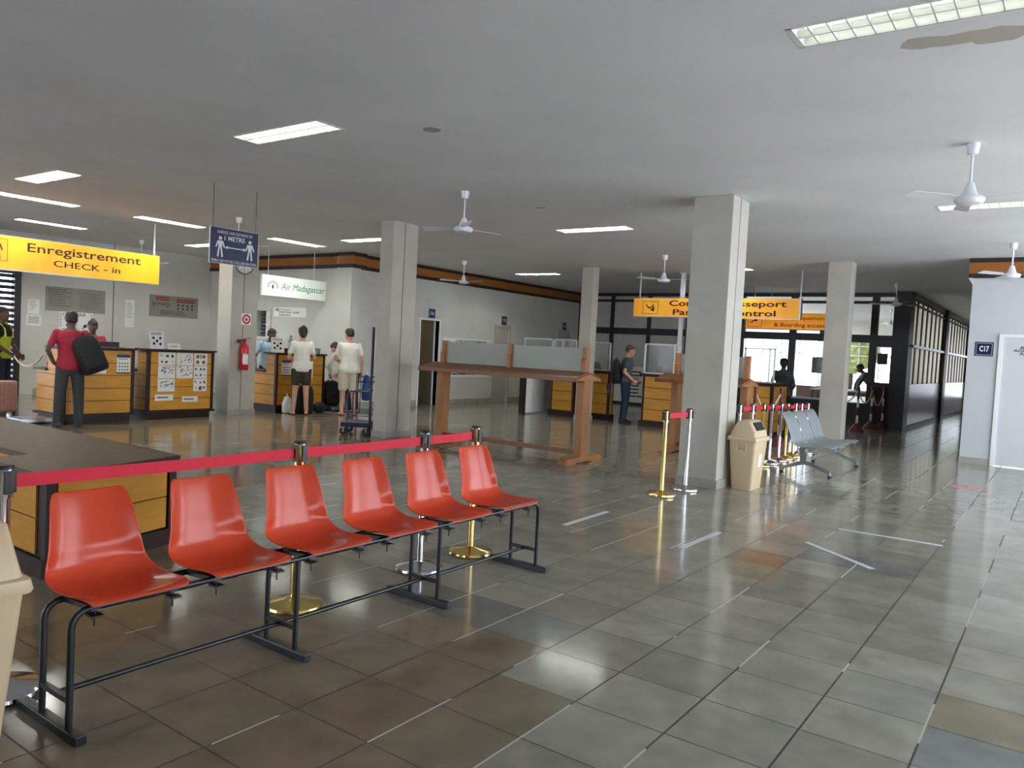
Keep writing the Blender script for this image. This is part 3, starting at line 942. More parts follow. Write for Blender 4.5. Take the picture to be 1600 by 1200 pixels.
rods(t, [(-7.005, 2.80), (-7.005, 3.41)], 2.755, 0.0035, 'black_metal')
place(t)

t = thing('hanging_sign', 'white hanging airline sign with fan emblem and green lettering Air Madagascar', 'sign', (-11.52, 7.68, 2.27), 0)
B((-11.58, 6.87, 2.27), (-11.52, 8.49, 2.68)).build('board', 'sign_white', t)
f = fr_x(-11.519)
text('Air Madagascar', f, 7.875, 2.475, 0.185, 'ink_green', t, bold=0.0, shear=0.2, width=1.12)
em = MB()
cu_, cv_ = 7.12, 2.44
for k in range(11):
    a = R(4 + 172 * k / 10)
    for r_a, r_b, w_ in ((0.085, 0.105, 0.014), (0.108, 0.122, 0.02), (0.126, 0.145, 0.014)):
        bar(em, f, (cu_ + r_a * math.cos(a), cv_ + r_a * math.sin(a)), (cu_ + r_b * math.cos(a), cv_ + r_b * math.sin(a)), w_)
em.prism([(cu_, cv_ + 0.07), (cu_ - 0.025, cv_ + 0.02), (cu_ - 0.012, cv_ - 0.03), (cu_ + 0.012, cv_ - 0.03), (cu_ + 0.025, cv_ + 0.02)], 0, 0.0012, f)
em.build('emblem', 'ink', t)
rods(t, [(-11.55, 7.02), (-11.55, 8.17)], 2.68, 0.006, 'steel')
place(t)

t = thing('hanging_sign', 'lit yellow hanging sign reading Controle Passeport Passport Control', 'sign', (-4.6, 12.87, 2.32), 0)
B((-6.40, 12.875, 2.32), (-2.77, 12.99, 2.735)).build('casing', 'silver_edge', t)
B((-6.385, 12.87, 2.332), (-2.80, 12.876, 2.723)).build('face', 'lit_yellow', t)
f = fr_y(12.869)
text('Controle Passeport', f, -4.30, 2.615, 0.165, 'ink', t, bold=0.02, width=2.50)
text('Passport Control', f, -4.35, 2.425, 0.165, 'ink', t, bold=0.02, width=2.20)
pic = MB()
for (u0_, v0_, u1_, v1_) in ((-6.17, 2.38, -6.16, 2.66), (-5.81, 2.38, -5.80, 2.66), (-6.17, 2.65, -5.80, 2.66), (-6.17, 2.38, -5.80, 2.39)):
    rect(pic, f, u0_, v0_, u1_, v1_)
bar(pic, f, (-6.09, 2.60), (-6.06, 2.55), 0.022); bar(pic, f, (-6.06, 2.54), (-5.98, 2.51), 0.03); bar(pic, f, (-5.98, 2.51), (-5.91, 2.57), 0.03)
bar(pic, f, (-5.93, 2.60), (-5.91, 2.56), 0.02); pic.prism([(-5.99, 2.46), (-5.89, 2.44), (-5.885, 2.55)], 0, 0.0012, f)
pic.build('pictogram', 'ink', t)
rods(t, [(-6.28, 12.93), (-2.80, 12.93)], 2.735, 0.016)
place(t)

t = thing('hanging_sign', 'amber hanging sign farther back reading Access Embarquement & Boarding access', 'sign', (-4.0, 16.0, 2.22), 0)
B((-4.94, 16.01, 2.25), (-2.78, 16.1, 2.64)).build('casing', 'frame_dark', t)
B((-4.925, 16.0, 2.262), (-2.795, 16.012, 2.628)).build('face', 'lit_amber', t)
f = fr_y(15.999)
text('Acces  Embarquement', f, -3.75, 2.53, 0.13, 'ink', t, width=1.42)
text('& Boarding access', f, -3.65, 2.36, 0.13, 'ink', t, bold=0.01, width=1.17)
pic = MB()
for (u0_, v0_, u1_, v1_) in ((-4.87, 2.30, -4.86, 2.60), (-4.54, 2.30, -4.53, 2.60), (-4.87, 2.59, -4.53, 2.60), (-4.87, 2.30, -4.53, 2.31)):
    rect(pic, f, u0_, v0_, u1_, v1_)
bar(pic, f, (-4.80, 2.40), (-4.62, 2.52), 0.03); bar(pic, f, (-4.70, 2.50), (-4.66, 2.44), 0.05)
pic.build('pictogram', 'ink', t)
rods(t, [(-4.75, 16.05), (-4.35, 16.05), (-2.9, 16.05)], 2.64, 0.008)
place(t)

# ------------------------------------------------------------------ wall signs, plates, posters
def plate(f, u0, v0, u1, v1, txt, label, cat='sign'):
    t = thing('door_number_plate', label, cat, f[0] + f[1] * (u0 + u1) / 2 + f[2] * v0)
    rect(MB(), f, u0, v0, u1, v1, 0.0, 0.008).build('plate', 'plate_blue', t, bevel=0.002)
    g = (f[0] + f[3] * 0.008, f[1], f[2], f[3])
    text(txt, g, (u0 + u1) / 2, (v0 + v1) / 2, (v1 - v0) * 0.52, 'white', t, bold=0.03, width=(u1 - u0) * 0.52)
    b = MB()
    e, w = 0.018, 0.004
    for (a, c, d, h) in ((u0 + e, v0 + e, u1 - e, v0 + e + w), (u0 + e, v1 - e - w, u1 - e, v1 - e), (u0 + e, v0 + e, u0 + e + w, v1 - e), (u1 - e - w, v0 + e, u1 - e, v1 - e)):
        rect(b, g, a, c, d, h)
    b.build('border', 'white', t)
    place(t)
plate(fr_y(YR), 0.32, 1.735, 0.575, 1.96, 'C17', 'dark blue number plate C17 on the white wall beside the white door')
plate(fr_x(XW), 11.06, 2.085, 11.30, 2.31, 'C16', 'dark blue number plate C16 above the half open door')
plate(fr_x(XW), 13.98, 2.085, 14.21, 2.32, 'C15', 'dark blue number plate C15 above the middle cream door of the long wall')
plate(fr_x(XW), 17.05, 2.095, 17.27, 2.33, 'C14', 'dark blue number plate C14 farthest along the long wall')

def board(name, label, cat, f, u0, v0, u1, v1, m, th=0.008):
    t = thing(name, label, cat, f[0] + f[1] * (u0 + u1) / 2 + f[2] * v0)
    rect(MB(), f, u0, v0, u1, v1, 0.001, th).build('board', m, t)
    return t, (f[0] + f[3] * th, f[1], f[2], f[3])
t, g = board('information_plaque', 'grey plaque with two columns of fine black print on the left wall', 'plaque', fr_x(XL), 4.69, 1.75, 5.915, 2.255, 'plaque')
p = MB()
lines(p, g, 4.75, 5.22, 1.84, 2.22, 8, 0.32); lines(p, g, 5.36, 5.87, 1.82, 2.18, 12, 0.34)
p.build('print', 'ink_grey', t); place(t)
t, g = board('information_plaque', 'grey plaque with red headings and small object drawings on the left wall', 'plaque', fr_x(XL), 6.93, 1.78, 8.155, 2.28, 'plaque')
p = MB(); lines(p, g, 7.08, 7.42, 2.15, 2.25, 2, 0.7, 0.05); lines(p, g, 7.60, 8.08, 2.13, 2.23, 2, 0.7, 0.05); p.build('heading', 'ink_red', t)
p = MB()
for k in range(13):
    u = 7.0 + 0.035 * k
    bar(p, g, (u, 2.12 - 0.02 * random.random()), (u + 0.02 * random.random(), 2.0 + 0.06 * random.random()), 0.012)
for k in range(4):
    for q in range(2):
        disc(p, g, 7.64 + 0.12 * k, 2.07 - 0.08 * q, 0.024, seg=8)
lines(p, g, 7.2, 7.9, 1.83, 1.94, 3, 0.35, 0.2)
p.build('print', 'ink', t); place(t)
t, g = board('poster', 'white poster with red and black headline behind the man in the red shirt', 'poster', fr_x(XL), 4.98, 1.15, 5.66, 1.76, 'paper', 0.003)
text("L'AVEZ-VOUS", g, 5.27, 1.695, 0.085, 'ink', t, bold=0.02, width=0.46)
text("DIT ?", g, 5.15, 1.61, 0.08, 'ink_red', t, bold=0.02)
p = MB()
for k in range(9):
    for u in (5.0, 5.63):
        bar(p, g, (u, 1.20 + 0.06 * k), (u + 0.01, 1.235 + 0.06 * k), 0.012)
disc(p, g, 5.15, 1.47, 0.04); disc(p, g, 5.5, 1.46, 0.035); bar(p, g, (5.45, 1.40), (5.55, 1.5), 0.02); bar(p, g, (5.15, 1.3), (5.2, 1.42), 0.03)
p.build('print', 'ink', t); place(t)
t, g = board('paper_notice', 'plain paper notice on the left wall, upper of two beside the louvres', 'paper', fr_x(XL), 4.36, 1.66, 4.58, 1.96, 'paper', 0.002)
p = MB(); lines(p, g, 4.39, 4.53, 1.74, 1.94, 5, 0.2); p.build('print', 'ink_grey', t); place(t)
t, g = board('paper_notice', 'paper notice with blue print on the left wall, lower of two beside the louvres', 'paper', fr_x(XL), 4.34, 1.42, 4.62, 1.64, 'paper', 0.002)
p = MB(); lines(p, g, 4.37, 4.59, 1.46, 1.61, 5, 0.4, 0.1); p.build('print', 'ink_grey', t); place(t)
t, g = board('paper_notice', 'tall glossy paper sleeve hanging between the two grey plaques', 'paper', fr_x(XL), 6.37, 1.49, 6.58, 2.11, 'paper', 0.004)
p = MB(); lines(p, g, 6.40, 6.55, 1.7, 2.05, 9, 0.2); p.build('print', 'ink_grey', t); place(t)
t, g = board('wall_sign', 'small white airline wall sign with emblem and red text on the airline wall', 'sign', fr_y(YA), -13.26, 1.91, -12.12, 2.12, 'sign_white', 0.012)
text('Air Madagascar', g, -12.86, 2.072, 0.055, 'ink_green', t, width=0.42)
text('RESERVATIONS   VILLAGE', g, -12.72, 2.01, 0.06, 'ink_red', t, bold=0.02, width=0.70)
text('CORPORATE', g, -12.87, 1.945, 0.055, 'ink_red', t, bold=0.02, width=0.42)
em = MB()
for k in range(9):
    a = R(10 + 20 * k)
    bar(em, g, (-13.14 + 0.035 * math.cos(a), 2.035 + 0.035 * math.sin(a)), (-13.14 + 0.065 * math.cos(a), 2.035 + 0.065 * math.sin(a)), 0.014)
disc(em, g, -13.14, 2.04, 0.014, seg=8)
em.build('emblem', 'ink', t); place(t)
t, g = board('notice_poster', 'wide pale poster headed LE VILLAGE DES PARRAINS on the long wall', 'poster', fr_x(XW), 11.63, 0.68, 13.6, 1.65, 'paper', 0.006)
text('LE VILLAGE DES PARRAINS', g, 12.73, 1.57, 0.11, 'ink', t, bold=0.02, width=1.25)
p = MB()
for k, (u0_, u1_) in enumerate(((11.75, 12.02), (12.44, 12.72), (12.8, 13.42))):
    rect(p, g, u0_, 0.88, u1_, 1.08); rect(p, g, u0_, 1.2, u1_, 1.42)
lines(p, g, 11.8, 13.4, 0.72, 0.80, 1, 0.4, 0.3)
p.build('photo_print', 'ink', t)
p = MB(); lines(p, g, 12.06, 12.42, 0.86, 1.10, 4, 0.4); p.build('print', 'ink_grey', t); place(t)
t, g = board('notice_board', 'white notice board with rows of black text low behind the man in grey', 'board', fr_y(YB - 0.02), -9.62, 0.07, -8.50, 1.12, 'paper', 0.02)
p = MB(); lines(p, g, -9.15, -8.55, 0.2, 1.02, 8, 0.42, 0.25); p.build('print', 'ink', t); place(t)
t = thing('sign_disc', 'round red and white hand sign on the left pillar above the extinguisher', 'sign', (-10.62, 5.89, 1.64))
f = fr_x(-10.62)
rect(MB(), f, 5.79, 1.64, 5.99, 1.84, 0, 0.004).build('plate', 'paper', t)
g = (f[0] + V((0.004, 0, 0)), f[1], f[2], f[3])
disc(MB(), g, 5.89, 1.74, 0.088, r2=0.055).build('ring', 'ink_red', t)
hm = MB(); disc(hm, g, 5.89, 1.73, 0.026, seg=10)
for k in range(4):
    bar(hm, g, (5.872 + 0.012 * k, 1.735), (5.868 + 0.015 * k, 1.778 - 0.006 * abs(k - 1.5)), 0.009)
bar(hm, g, (5.868, 1.725), (5.848, 1.75), 0.009)
hm.build('hand_symbol', 'ink_red', t); place(t)
t = thing('wall_clock', 'round white wall clock on the left pillar, half behind the blue sign', 'clock', (-10.62, 5.80, 2.54))
MB().lathe([(0, 0), (0.2, 0), (0.2, 0.03), (0.185, 0.04), (0.175, 0.028), (0, 0.028)], (-10.62, 5.80, 2.74), 'x', 36).build('case', 'silver_edge', t, True)
g = fr_x(-10.62 + 0.0285)
disc(MB(), g, 5.80, 2.74, 0.172, seg=36).build('dial', 'paper', t)
nm_ = MB()
for k in range(12):
    a = 2 * PI * k / 12
    bar(nm_, (g[0] + V((0.001, 0, 0)), g[1], g[2], g[3]), (5.80 + 0.125 * math.sin(a), 2.74 + 0.125 * math.cos(a)), (5.80 + 0.155 * math.sin(a), 2.74 + 0.155 * math.cos(a)), 0.014)
nm_.build('numerals', 'ink', t)
hd = MB(); g2 = (g[0] + V((0.003, 0, 0)), g[1], g[2], g[3])
bar(hd, g2, (5.80, 2.74), (5.86, 2.68), 0.01); bar(hd, g2, (5.80, 2.74), (5.78, 2.62), 0.008); hd.build('hands', 'ink', t); place(t)
# fire extinguisher on the pillar
t = thing('fire_extinguisher', 'red fire extinguisher hung on the left pillar beside the airline desk', 'fire extinguisher', (-10.54, 5.82, 0.82))
MB().lathe([(0, 0), (0.07, 0), (0.075, 0.012), (0.075, 0.40), (0.06, 0.455), (0.03, 0.48), (0.025, 0.50), (0, 0.50)], seg=20).build('cylinder', 'red_paint', t, True)
MB().tube([(0, 0, 0.5), (0, 0, 0.56)], 0.02, 10).build('valve', 'black', t, True)
MB().beam((0, -0.02, 0.56), (0, 0.11, 0.585), 0.018, 0.012).beam((0, -0.02, 0.53), (0, 0.10, 0.535), 0.018, 0.01).build('handle', 'red_paint', t)
MB().tube([(0, -0.02, 0.53), (0, -0.08, 0.545), (0, -0.11, 0.53)], 0.013, 8).lathe([(0, 0), (0.028, 0.0), (0.036, -0.06), (0, -0.06)], (0, -0.12, 0.55), seg=12).build('hose_horn', 'black', t, True)
lb = MB()
for k in range(7):
    a = R(-50 + 12 * k)
    lb.obox((0.0755 * math.cos(a), 0.0755 * math.sin(a), 0.2), (-math.sin(a), math.cos(a), 0), (math.cos(a), math.sin(a), 0), (0, 0, 1), 0.0165, 0.002, 0.2 if k % 2 else 0.16)
lb.build('label', 'paper', t)
MB().box((-0.08, -0.03, 0.38), (-0.055, 0.03, 0.42)).build('bracket', 'black', t)

# ------------------------------------------------------------------ counters
def counter(label, x0, y0, x1, y1, low_x, front='x', group=None, legs=True, rows=5, hi=1.15, lo=0.80):
    """check-in desk: a tall yellow panelled front with dark stiles and a lower work shelf behind it"""
    t = thing('check_in_counter', label, 'counter', (x1, (y0 + y1) / 2, 0))
    e = 0.03
    bd = MB()
    bd.box((x0 + 0.03, y0 + 0.03, 0.13), (x1 - 0.02, y1 - 0.03, lo - 0.03)).box((low_x + 0.02, y0 + 0.03, lo - 0.03), (x1 - 0.02, y1 - 0.03, hi - 0.03))
    bd.build('body', 'dark_wood', t)
    MB().box((x0 + 0.02, y0 + 0.04, 0), (x1 - 0.03, y1 - 0.04, 0.10)).box((x0 - 0.02, y0 - 0.02, 0.10), (x1 + 0.03, y1 + 0.02, 0.135)).build('plinth', 'dark_wood', t)
    MB().box((low_x - 0.02, y0 - 0.03, hi - 0.03), (x1 + 0.035, y1 + 0.03, hi), 0.004).build('top', 'dark_wood', t)
    MB().box((x0 - 0.03, y0 - 0.03, lo - 0.03), (low_x + 0.02, y1 + 0.03, lo), 0.004).build('work_shelf', 'dark_wood', t)
    # stiles
    for y in (y0, y1 - 0.05):
        B((x1 - 0.05, y, 0.13), (x1 + 0.004, y + 0.05, hi - 0.03)).build('stile', 'dark_wood', t)
    zb, g = 0.145, 0.010
    hgt = (hi - 0.035 - zb) / rows
    for k in range(rows):
        a, b = zb + k * hgt, zb + (k + 1) * hgt - g
        B((x1 - 0.03, y0 + 0.052, a), (x1 - 0.004, y1 - 0.052, b)).build('front_panel', 'yellow_wood', t)
        xl = x0 + 0.02 if b < lo else low_x + 0.02
        if a < lo - 0.05 < b:
            B((x0 + 0.02, y0 + 0.008, a), (x1 - 0.052, y0 + 0.03, lo - 0.035)).build('side_panel', 'yellow_wood', t)
            B((low_x + 0.02, y0 + 0.008, lo - 0.035), (x1 - 0.052, y0 + 0.03, b)).build('side_panel', 'yellow_wood', t)
        else:
            B((xl, y0 + 0.008, a), (x1 - 0.052, y0 + 0.03, b)).build('side_panel', 'yellow_wood', t)
    place(t)
    return t
counter('yellow panelled check-in counter where the man in the red shirt stands', -11.28, 2.65, -10.40, 3.72, -10.92)
counter('yellow panelled check-in counter covered with prohibited-items sheets', -11.40, 4.02, -10.55, 5.22, -10.90)
counter('yellow panelled airline counter with the woman in white in front', -11.60, 6.63, -10.68, 7.82, -11.02)

# sheets fixed to the counters
def sheet(f, u0, v0, u1, v1, label, kind, name='paper_sheet', cat='paper sheet'):
    t, g = board(name, label, cat, f, u0, v0, u1, v1, 'paper', 0.002)
    p = MB()
    w, h = u1 - u0, v1 - v0
    if kind == 'blobs':
        p2 = MB()
        for k in range(3):
            for q in range(2):
                cu, cv = u0 + w * (0.19 + 0.31 * k + random.uniform(-0.04, 0.04)), v0 + h * (0.27 + 0.46 * q + random.uniform(-0.04, 0.04))
                ea, eb, ro = random.uniform(0.05, 0.15), random.uniform(0.06, 0.2), random.random() * 3
                pts = []
                for i in range(11):
                    a = 2 * PI * i / 11
                    q1, q2 = w * ea * random.uniform(0.6, 1.15) * math.cos(a), h * eb * random.uniform(0.6, 1.15) * math.sin(a)
                    pts.append((cu + q1 * math.cos(ro) - q2 * 0.6 * math.sin(ro), cv + q1 * 0.6 * math.sin(ro) + q2 * math.cos(ro)))
                (p if random.random() < 0.6 else p2).prism(pts, 0, 0.0012, g)
        p.build('print', 'ink', t)
        if len(p2.bm.faces):
            p2.build('print', 'ink_grey', t)
    elif kind == 'sticks':
        for k in range(15):
            a = (u0 + w * (0.12 + 0.76 * random.random()), v0 + h * (0.15 + 0.7 * random.random()))
            an = random.random() * 1.2 + 0.2
            q = (min(u1 - 0.01, a[0] + w * 0.18 * math.cos(an)), min(v1 - 0.01, a[1] + h * 0.2 * math.sin(an)))
            bar(p, g, a, q, 0.006 + 0.008 * random.random())
        p.build('print', 'ink_grey', t)
    elif kind == 'tan':
        for k in range(2):
            for q in range(2):
                disc(p, g, u0 + w * (0.27 + 0.45 * k), v0 + h * (0.27 + 0.45 * q), min(w, h) * 0.15, seg=12)
        rect(p, g, u0 + w * 0.46, v0 + h * 0.55, u0 + w * 0.54, v0 + h * 0.9)
        p.build('print', 'ink_tan', t)
    elif kind == 'safety':
        hb = MB(); rect(hb, g, u0, v1 - 0.16 * h, u1, v1); rect(hb, g, u0, v0, u1, v0 + 0.07 * h); hb.build('heading', 'ink_blue', t)
        lines(p, g, u0 + w * 0.12, u1 - w * 0.12, v0 + h * 0.72, v0 + h * 0.8, 1, 0.5, 0.1)
        for k in range(4):
            for q in range(3):
                disc(p, g, u0 + w * (0.2 + 0.2 * k), v0 + h * (0.2 + 0.17 * q), w * 0.065, seg=8)
        p.build('print', 'ink_tan', t)
    else:
        lines(p, g, u0 + w * 0.1, u1 - w * 0.1, v0 + h * 0.3, v0 + h * 0.75, kind, 0.5, 0.25)
        p.build('print', 'ink_blue', t)
    place(t)
    return t
f = fr_x(-10.553)
cols = ((4.20, 4.50), (4.52, 4.82), (4.84, 5.09))
rows_ = ((0.89, 1.10), (0.67, 0.88), (0.45, 0.66))
kinds = [['blobs', 'sticks', 'tan'], ['sticks', 'sticks', 'blobs'], ['sticks', None, 'blobs']]
names = [['pictures sheet, top left of the prohibited-items sheets', 'pictures sheet, top middle of the prohibited-items sheets', 'sheet with tan round shapes, top right of the prohibited-items sheets'],
         ['line drawings sheet, middle left of the prohibited-items sheets', 'line drawings sheet, centre of the prohibited-items sheets', 'dark pictures sheet, middle right of the prohibited-items sheets'],
         ['line drawings sheet, bottom left of the prohibited-items sheets', '', 'dark blobs sheet, bottom right of the prohibited-items sheets']]
for r_ in range(3):
    for c_ in range(3):
        if kinds[r_][c_]:
            sheet(f, cols[c_][0], rows_[r_][0], cols[c_][1], rows_[r_][1], names[r_][c_], kinds[r_][c_])
sheet(f, 4.16, 0.30, 4.48, 0.40, 'low white label strip at left under the prohibited-items sheets', 1, 'label_strip', 'label')
sheet(f, 4.64, 0.27, 4.93, 0.36, 'low white label strip at right under the prohibited-items sheets', 1, 'label_strip', 'label')
f = fr_x(-10.403)
sheet(f, 3.44, 0.755, 3.65, 1.05, 'blue-headed safety notice on the check-in counter beside the backpack', 'safety', 'safety_notice', 'notice')
sheet(f, 3.05, 0.755, 3.28, 0.90, 'white sheet half hidden below the black backpack on the counter', 3)
f = fr_x(-10.683)
sheet(f, 6.76, 0.71, 6.98, 1.01, 'blue-headed safety notice on the airline counter left of the woman in white', 'safety', 'safety_notice', 'notice')
sheet(f, 7.28, 0.66, 7.52, 1.00, 'white sheet on the airline counter right of the woman in white', 4)

def easel(x, y, z, w, h, rz, label, kind='dots'):
    """card standing up on a counter"""
    t = thing('standing_card', label, 'card', (x, y, z), rz)
    rt = Matrix.Rotation(R(-8), 4, 'Y')
    B((-0.003, -w / 2, 0), (0.003, w / 2, h)).xform(rt).build('card', 'paper', t)
    MB().beam((-0.005, 0, h * 0.7), (-0.09, 0, 0.002), 0.04, 0.003).build('foot', 'white', t)
    g = fr_x(0.0035)
    p = MB()
    if kind == 'dots':
        for (a, b) in ((0.25, 0.62), (0.75, 0.62), (0.5, 0.45), (0.28, 0.3), (0.74, 0.28)):
            disc(p, g, -w / 2 + a * w, b * h, w * 0.1, seg=9)
        lines(p, g, -w * 0.42, w * 0.42, h * 0.78, h * 0.95, 2, 0.45, 0.1)
    else:
        lines(p, g, -w * 0.3, w * 0.3, h * 0.35, h * 0.6, 1, 0.4, 0.1)
    p.xform(rt)
    p.build('print', 'ink', t)
    return t
easel(-10.70, 4.26, 1.15, 0.24, 0.29, 0, 'tall white card with dark pictures standing on the prohibited-items counter')
easel(-10.70, 4.56, 1.15, 0.23, 0.10, 0, 'small white card lying against its stand on the prohibited-items counter', 'line')
easel(-10.85, 6.78, 1.15, 0.24, 0.29, R(-25), 'tall white card with dark pictures standing on the airline counter')
easel(-10.72, 2.86, 1.15, 0.2, 0.28, R(-6), 'white card standing on the counter left of the man in red')
t = thing('computer_monitor', 'black monitor top edge behind the check-in counter', 'monitor', (-11.05, 3.56, 0.80), R(180))
MB().box((-0.02, -0.24, 0.10), (0.02, 0.24, 0.43), 0.006).build('display', 'black', t)
MB().box((-0.02, -0.03, 0.0), (0.0, 0.03, 0.12)).box((-0.1, -0.12, 0), (0.1, 0.12, 0.015)).build('stand', 'black', t)
MB().box((0.0205, -0.22, 0.12), (0.022, 0.22, 0.41)).build('screen', 'screen', t)
t = thing('water_bottle', 'tall clear water bottle with a blue label on the airline counter', 'bottle', (-10.82, 7.06, 1.15))
MB().lathe([(0, 0), (0.04, 0), (0.042, 0.02), (0.042, 0.22), (0.036, 0.25), (0.016, 0.3), (0.016, 0.32), (0, 0.32)], seg=18).build('bottle_body', 'plastic_wrap', t, True)
MB().lathe([(0.043, 0.11), (0.0435, 0.112), (0.0435, 0.2), (0.043, 0.202)], seg=18).build('bottle_label', 'cloth_blue', t, True)
MB().lathe([(0, 0.318), (0.018, 0.318), (0.018, 0.34), (0, 0.34)], seg=14).build('cap', 'ink_blue', t, True)
t = thing('drinking_cup', 'small black cup beside the water bottle on the airline counter', 'cup', (-10.80, 6.94, 1.15))
MB().lathe([(0, 0.0), (0.03, 0), (0.036, 0.09), (0.033, 0.09), (0.028, 0.006), (0, 0.006)], seg=16).build('cup_body', 'black', t, True)
for k, (y, lb_) in enumerate(((7.66, 'clear drinking glass on the airline counter, left of two'), (7.75, 'clear drinking glass on the airline counter, right of two'))):
    t = tag(MB().lathe([(0, 0.0), (0.03, 0), (0.036, 0.11), (0.033, 0.11), (0.028, 0.008), (0, 0.008)], seg=16).build('drinking_glass', 'plastic_wrap', None, True), lb_, 'glass')
    t.location = (-10.8, y, 1.15)
t = tag(MB().lathe([(0, 0.0), (0.032, 0), (0.04, 0.1), (0.037, 0.1), (0.03, 0.008), (0, 0.008)], seg=16).build('plastic_cup', 'red_paint', None, True), 'small red cup on the lower shelf of the check-in counter', 'cup')
t.location = (-11.0, 2.72, 0.80)
# baggage scales
def scale(x, y, lx, ly, label):
    t = thing('baggage_scale', label, 'scale', (x, y, 0))
    MB().box((-lx / 2, -ly / 2, 0.03), (lx / 2, ly / 2, 0.09), 0.006).build('platform', 'steel', t)
    MB().box((-lx / 2 + 0.04, -ly / 2 + 0.04, 0), (lx / 2 - 0.04, ly / 2 - 0.04, 0.03)).build('base', 'black', t)
    return t
scale(-10.72, 2.36, 0.42, 0.46, 'low shiny baggage scale on the floor left of the red-shirted man')
scale(-10.75, 8.12, 0.55, 0.48, 'low baggage scale on the floor under the black rucksack beside the airline counter')

# near desk in the left foreground: L-shaped top, cut end
t = thing('reception_desk', 'low yellow panelled desk with brown top behind the red seats', 'desk', (-3.5, -0.4, 0))
top = [(-3.335, 0.225), (-3.06, -0.765), (-3.86, -0.765), (-3.86, -0.52), (-7.6, -0.52), (-7.6, 0.19)]
MB().prism(top[::-1], 0.568, 0.61).build('top', 'desk_top', t, bevel=0.004)
MB().prism([(-3.332, 0.225), (-3.345, 0.225), (-3.07, -0.765), (-3.057, -0.765)], 0.567, 0.607).build('edge_strip', 'dark_wood', t)
fa, fb = V((-3.11, -0.74, 0)), V((-3.37, 0.21, 0))
dr = (fb - fa).normalized()
nrm = V((dr.y, -dr.x, 0))
MB().prism([(-3.135, -0.73), (-3.395, 0.20), (-7.5, 0.17), (-7.5, -0.47), (-3.84, -0.47), (-3.84, -0.73)], 0.11, 0.568).build('body', 'dark_wood', t)
MB().prism([(-3.10, -0.75), (-3.36, 0.215), (-7.5, 0.185), (-7.5, -0.50), (-3.82, -0.50), (-3.82, -0.75)], 0.0, 0.11).build('plinth', 'dark_wood', t)
L_ = (fb - fa).length
for z0, z1 in ((0.125, 0.330), (0.338, 0.562)):
    MB().obox(fa + dr * (L_ / 2) + nrm * -0.004 + V((0, 0, (z0 + z1) / 2)), dr, nrm, (0, 0, 1), L_ - 0.16, 0.03, z1 - z0).build('front_panel', 'yellow_wood', t)
    B((-3.80, -0.742, z0), (-3.21, -0.725, z1)).build('side_panel', 'yellow_wood', t)
    B((-7.4, -0.482, z0), (-3.90, -0.46, z1)).build('inner_panel', 'yellow_wood', t)
for q in (0.03, L_ - 0.03):
    MB().obox(fa + dr * q + nrm * -0.002 + V((0, 0, 0.338)), dr, nrm, (0, 0, 1), 0.06, 0.036, 0.456).build('stile', 'dark_wood', t)
place(t)

# ------------------------------------------------------------------ the row of red seats
def seat_shell():
    """one moulded seat: profile swept across, edges curling, waterfall front; x forward, z up, y across"""
    prof = [(-0.252, 0.372), (-0.244, 0.350), (-0.224, 0.280), (-0.203, 0.205), (-0.190, 0.165), (-0.186, 0.140), (-0.182, 0.108), (-0.171, 0.074),
            (-0.145, 0.044), (-0.10, 0.026), (-0.04, 0.018), (0.03, 0.022), (0.10, 0.032), (0.16, 0.042), (0.187, 0.044), (0.198, 0.037)]
    wid = [0.135, 0.156, 0.166, 0.176, 0.183, 0.188, 0.194, 0.201, 0.207, 0.211, 0.211, 0.209, 0.206, 0.202, 0.197, 0.186]
    m = MB()
    N = 14
    rows = []
    for i, ((x, z), w) in enumerate(zip(prof, wid)):
        row = []
        a, b = prof[max(i - 1, 0)], prof[min(i + 1, len(prof) - 1)]
        tx, tz = b[0] - a[0], b[1] - a[1]
        ln = math.hypot(tx, tz)
        nx, nz = tz / ln, -tx / ln       # towards the sitter is -(nx,nz) on the back, up on the seat
        if nz < 0 or (abs(nz) < 0.3 and nx < 0):
            nx, nz = -nx, -nz
        if i < 8 and nx < 0:
            nx, nz = -nx, -nz
        for k in range(N + 1):
            s_ = -1 + 2 * k / N
            curl = 0.026 * abs(s_) ** 4 + 0.014 * s_ * s_
            curl *= (0.6, 0.8, 1, 1, 1, 1, 1, 1, 1, 0.9, 0.8, 0.7, 0.55, 0.4, 0.25, 0.1)[i]
            row.append(m.bm.verts.new((x + nx * curl, s_ * w, z + nz * curl)))
        rows.append(row)
    for A, B_ in zip(rows, rows[1:]):
        for k in range(N):
            m.bm.faces.new((A[k], A[k + 1], B_[k + 1], B_[k]))
    me = m.mesh('seat')
    me.materials.append(M['red_seat'])
    for p in me.polygons:
        p.use_smooth = True
    return me
seat_me = seat_shell()
t = thing('red_seat_bench', 'row of six orange-red plastic seats joined on a black steel frame', 'seat row', (-1.35, 0.0, 0))
YS = [-1.24 + 0.492 * k for k in range(6)]
for y in YS:
    o = bpy.data.objects.new('seat', seat_me)
    COL.objects.link(o)
    o.parent = t
    o.location = (-0.005, y, 0.428)
    sb = o.modifiers.new('thick', 'SOLIDIFY'); sb.thickness = 0.006; sb.offset = -1
    ss = o.modifiers.new('sub', 'SUBSURF'); ss.levels = 1; ss.render_levels = 2
    for q in (-1, 1):
        c = MB().box((-0.028, -0.02, -0.034), (0.028, 0.02, -0.026)).tube([(0.0, 0, -0.07), (0, 0, -0.005)], 0.004, 6)
        c.tube([(-0.016, 0, 0.004), (-0.016, 0, -0.03)], 0.004, 6)
        c.xform(Matrix.Translation((0.149, q * 0.15, 0.024)))
        c.build('clamp', 'black_metal', o)
rl = MB()
FY = [-1.47, -0.483, 0.503, 1.49]
rl.bm.free()
RAILS = ((0.144, 0.451), (-0.063, 0.437))
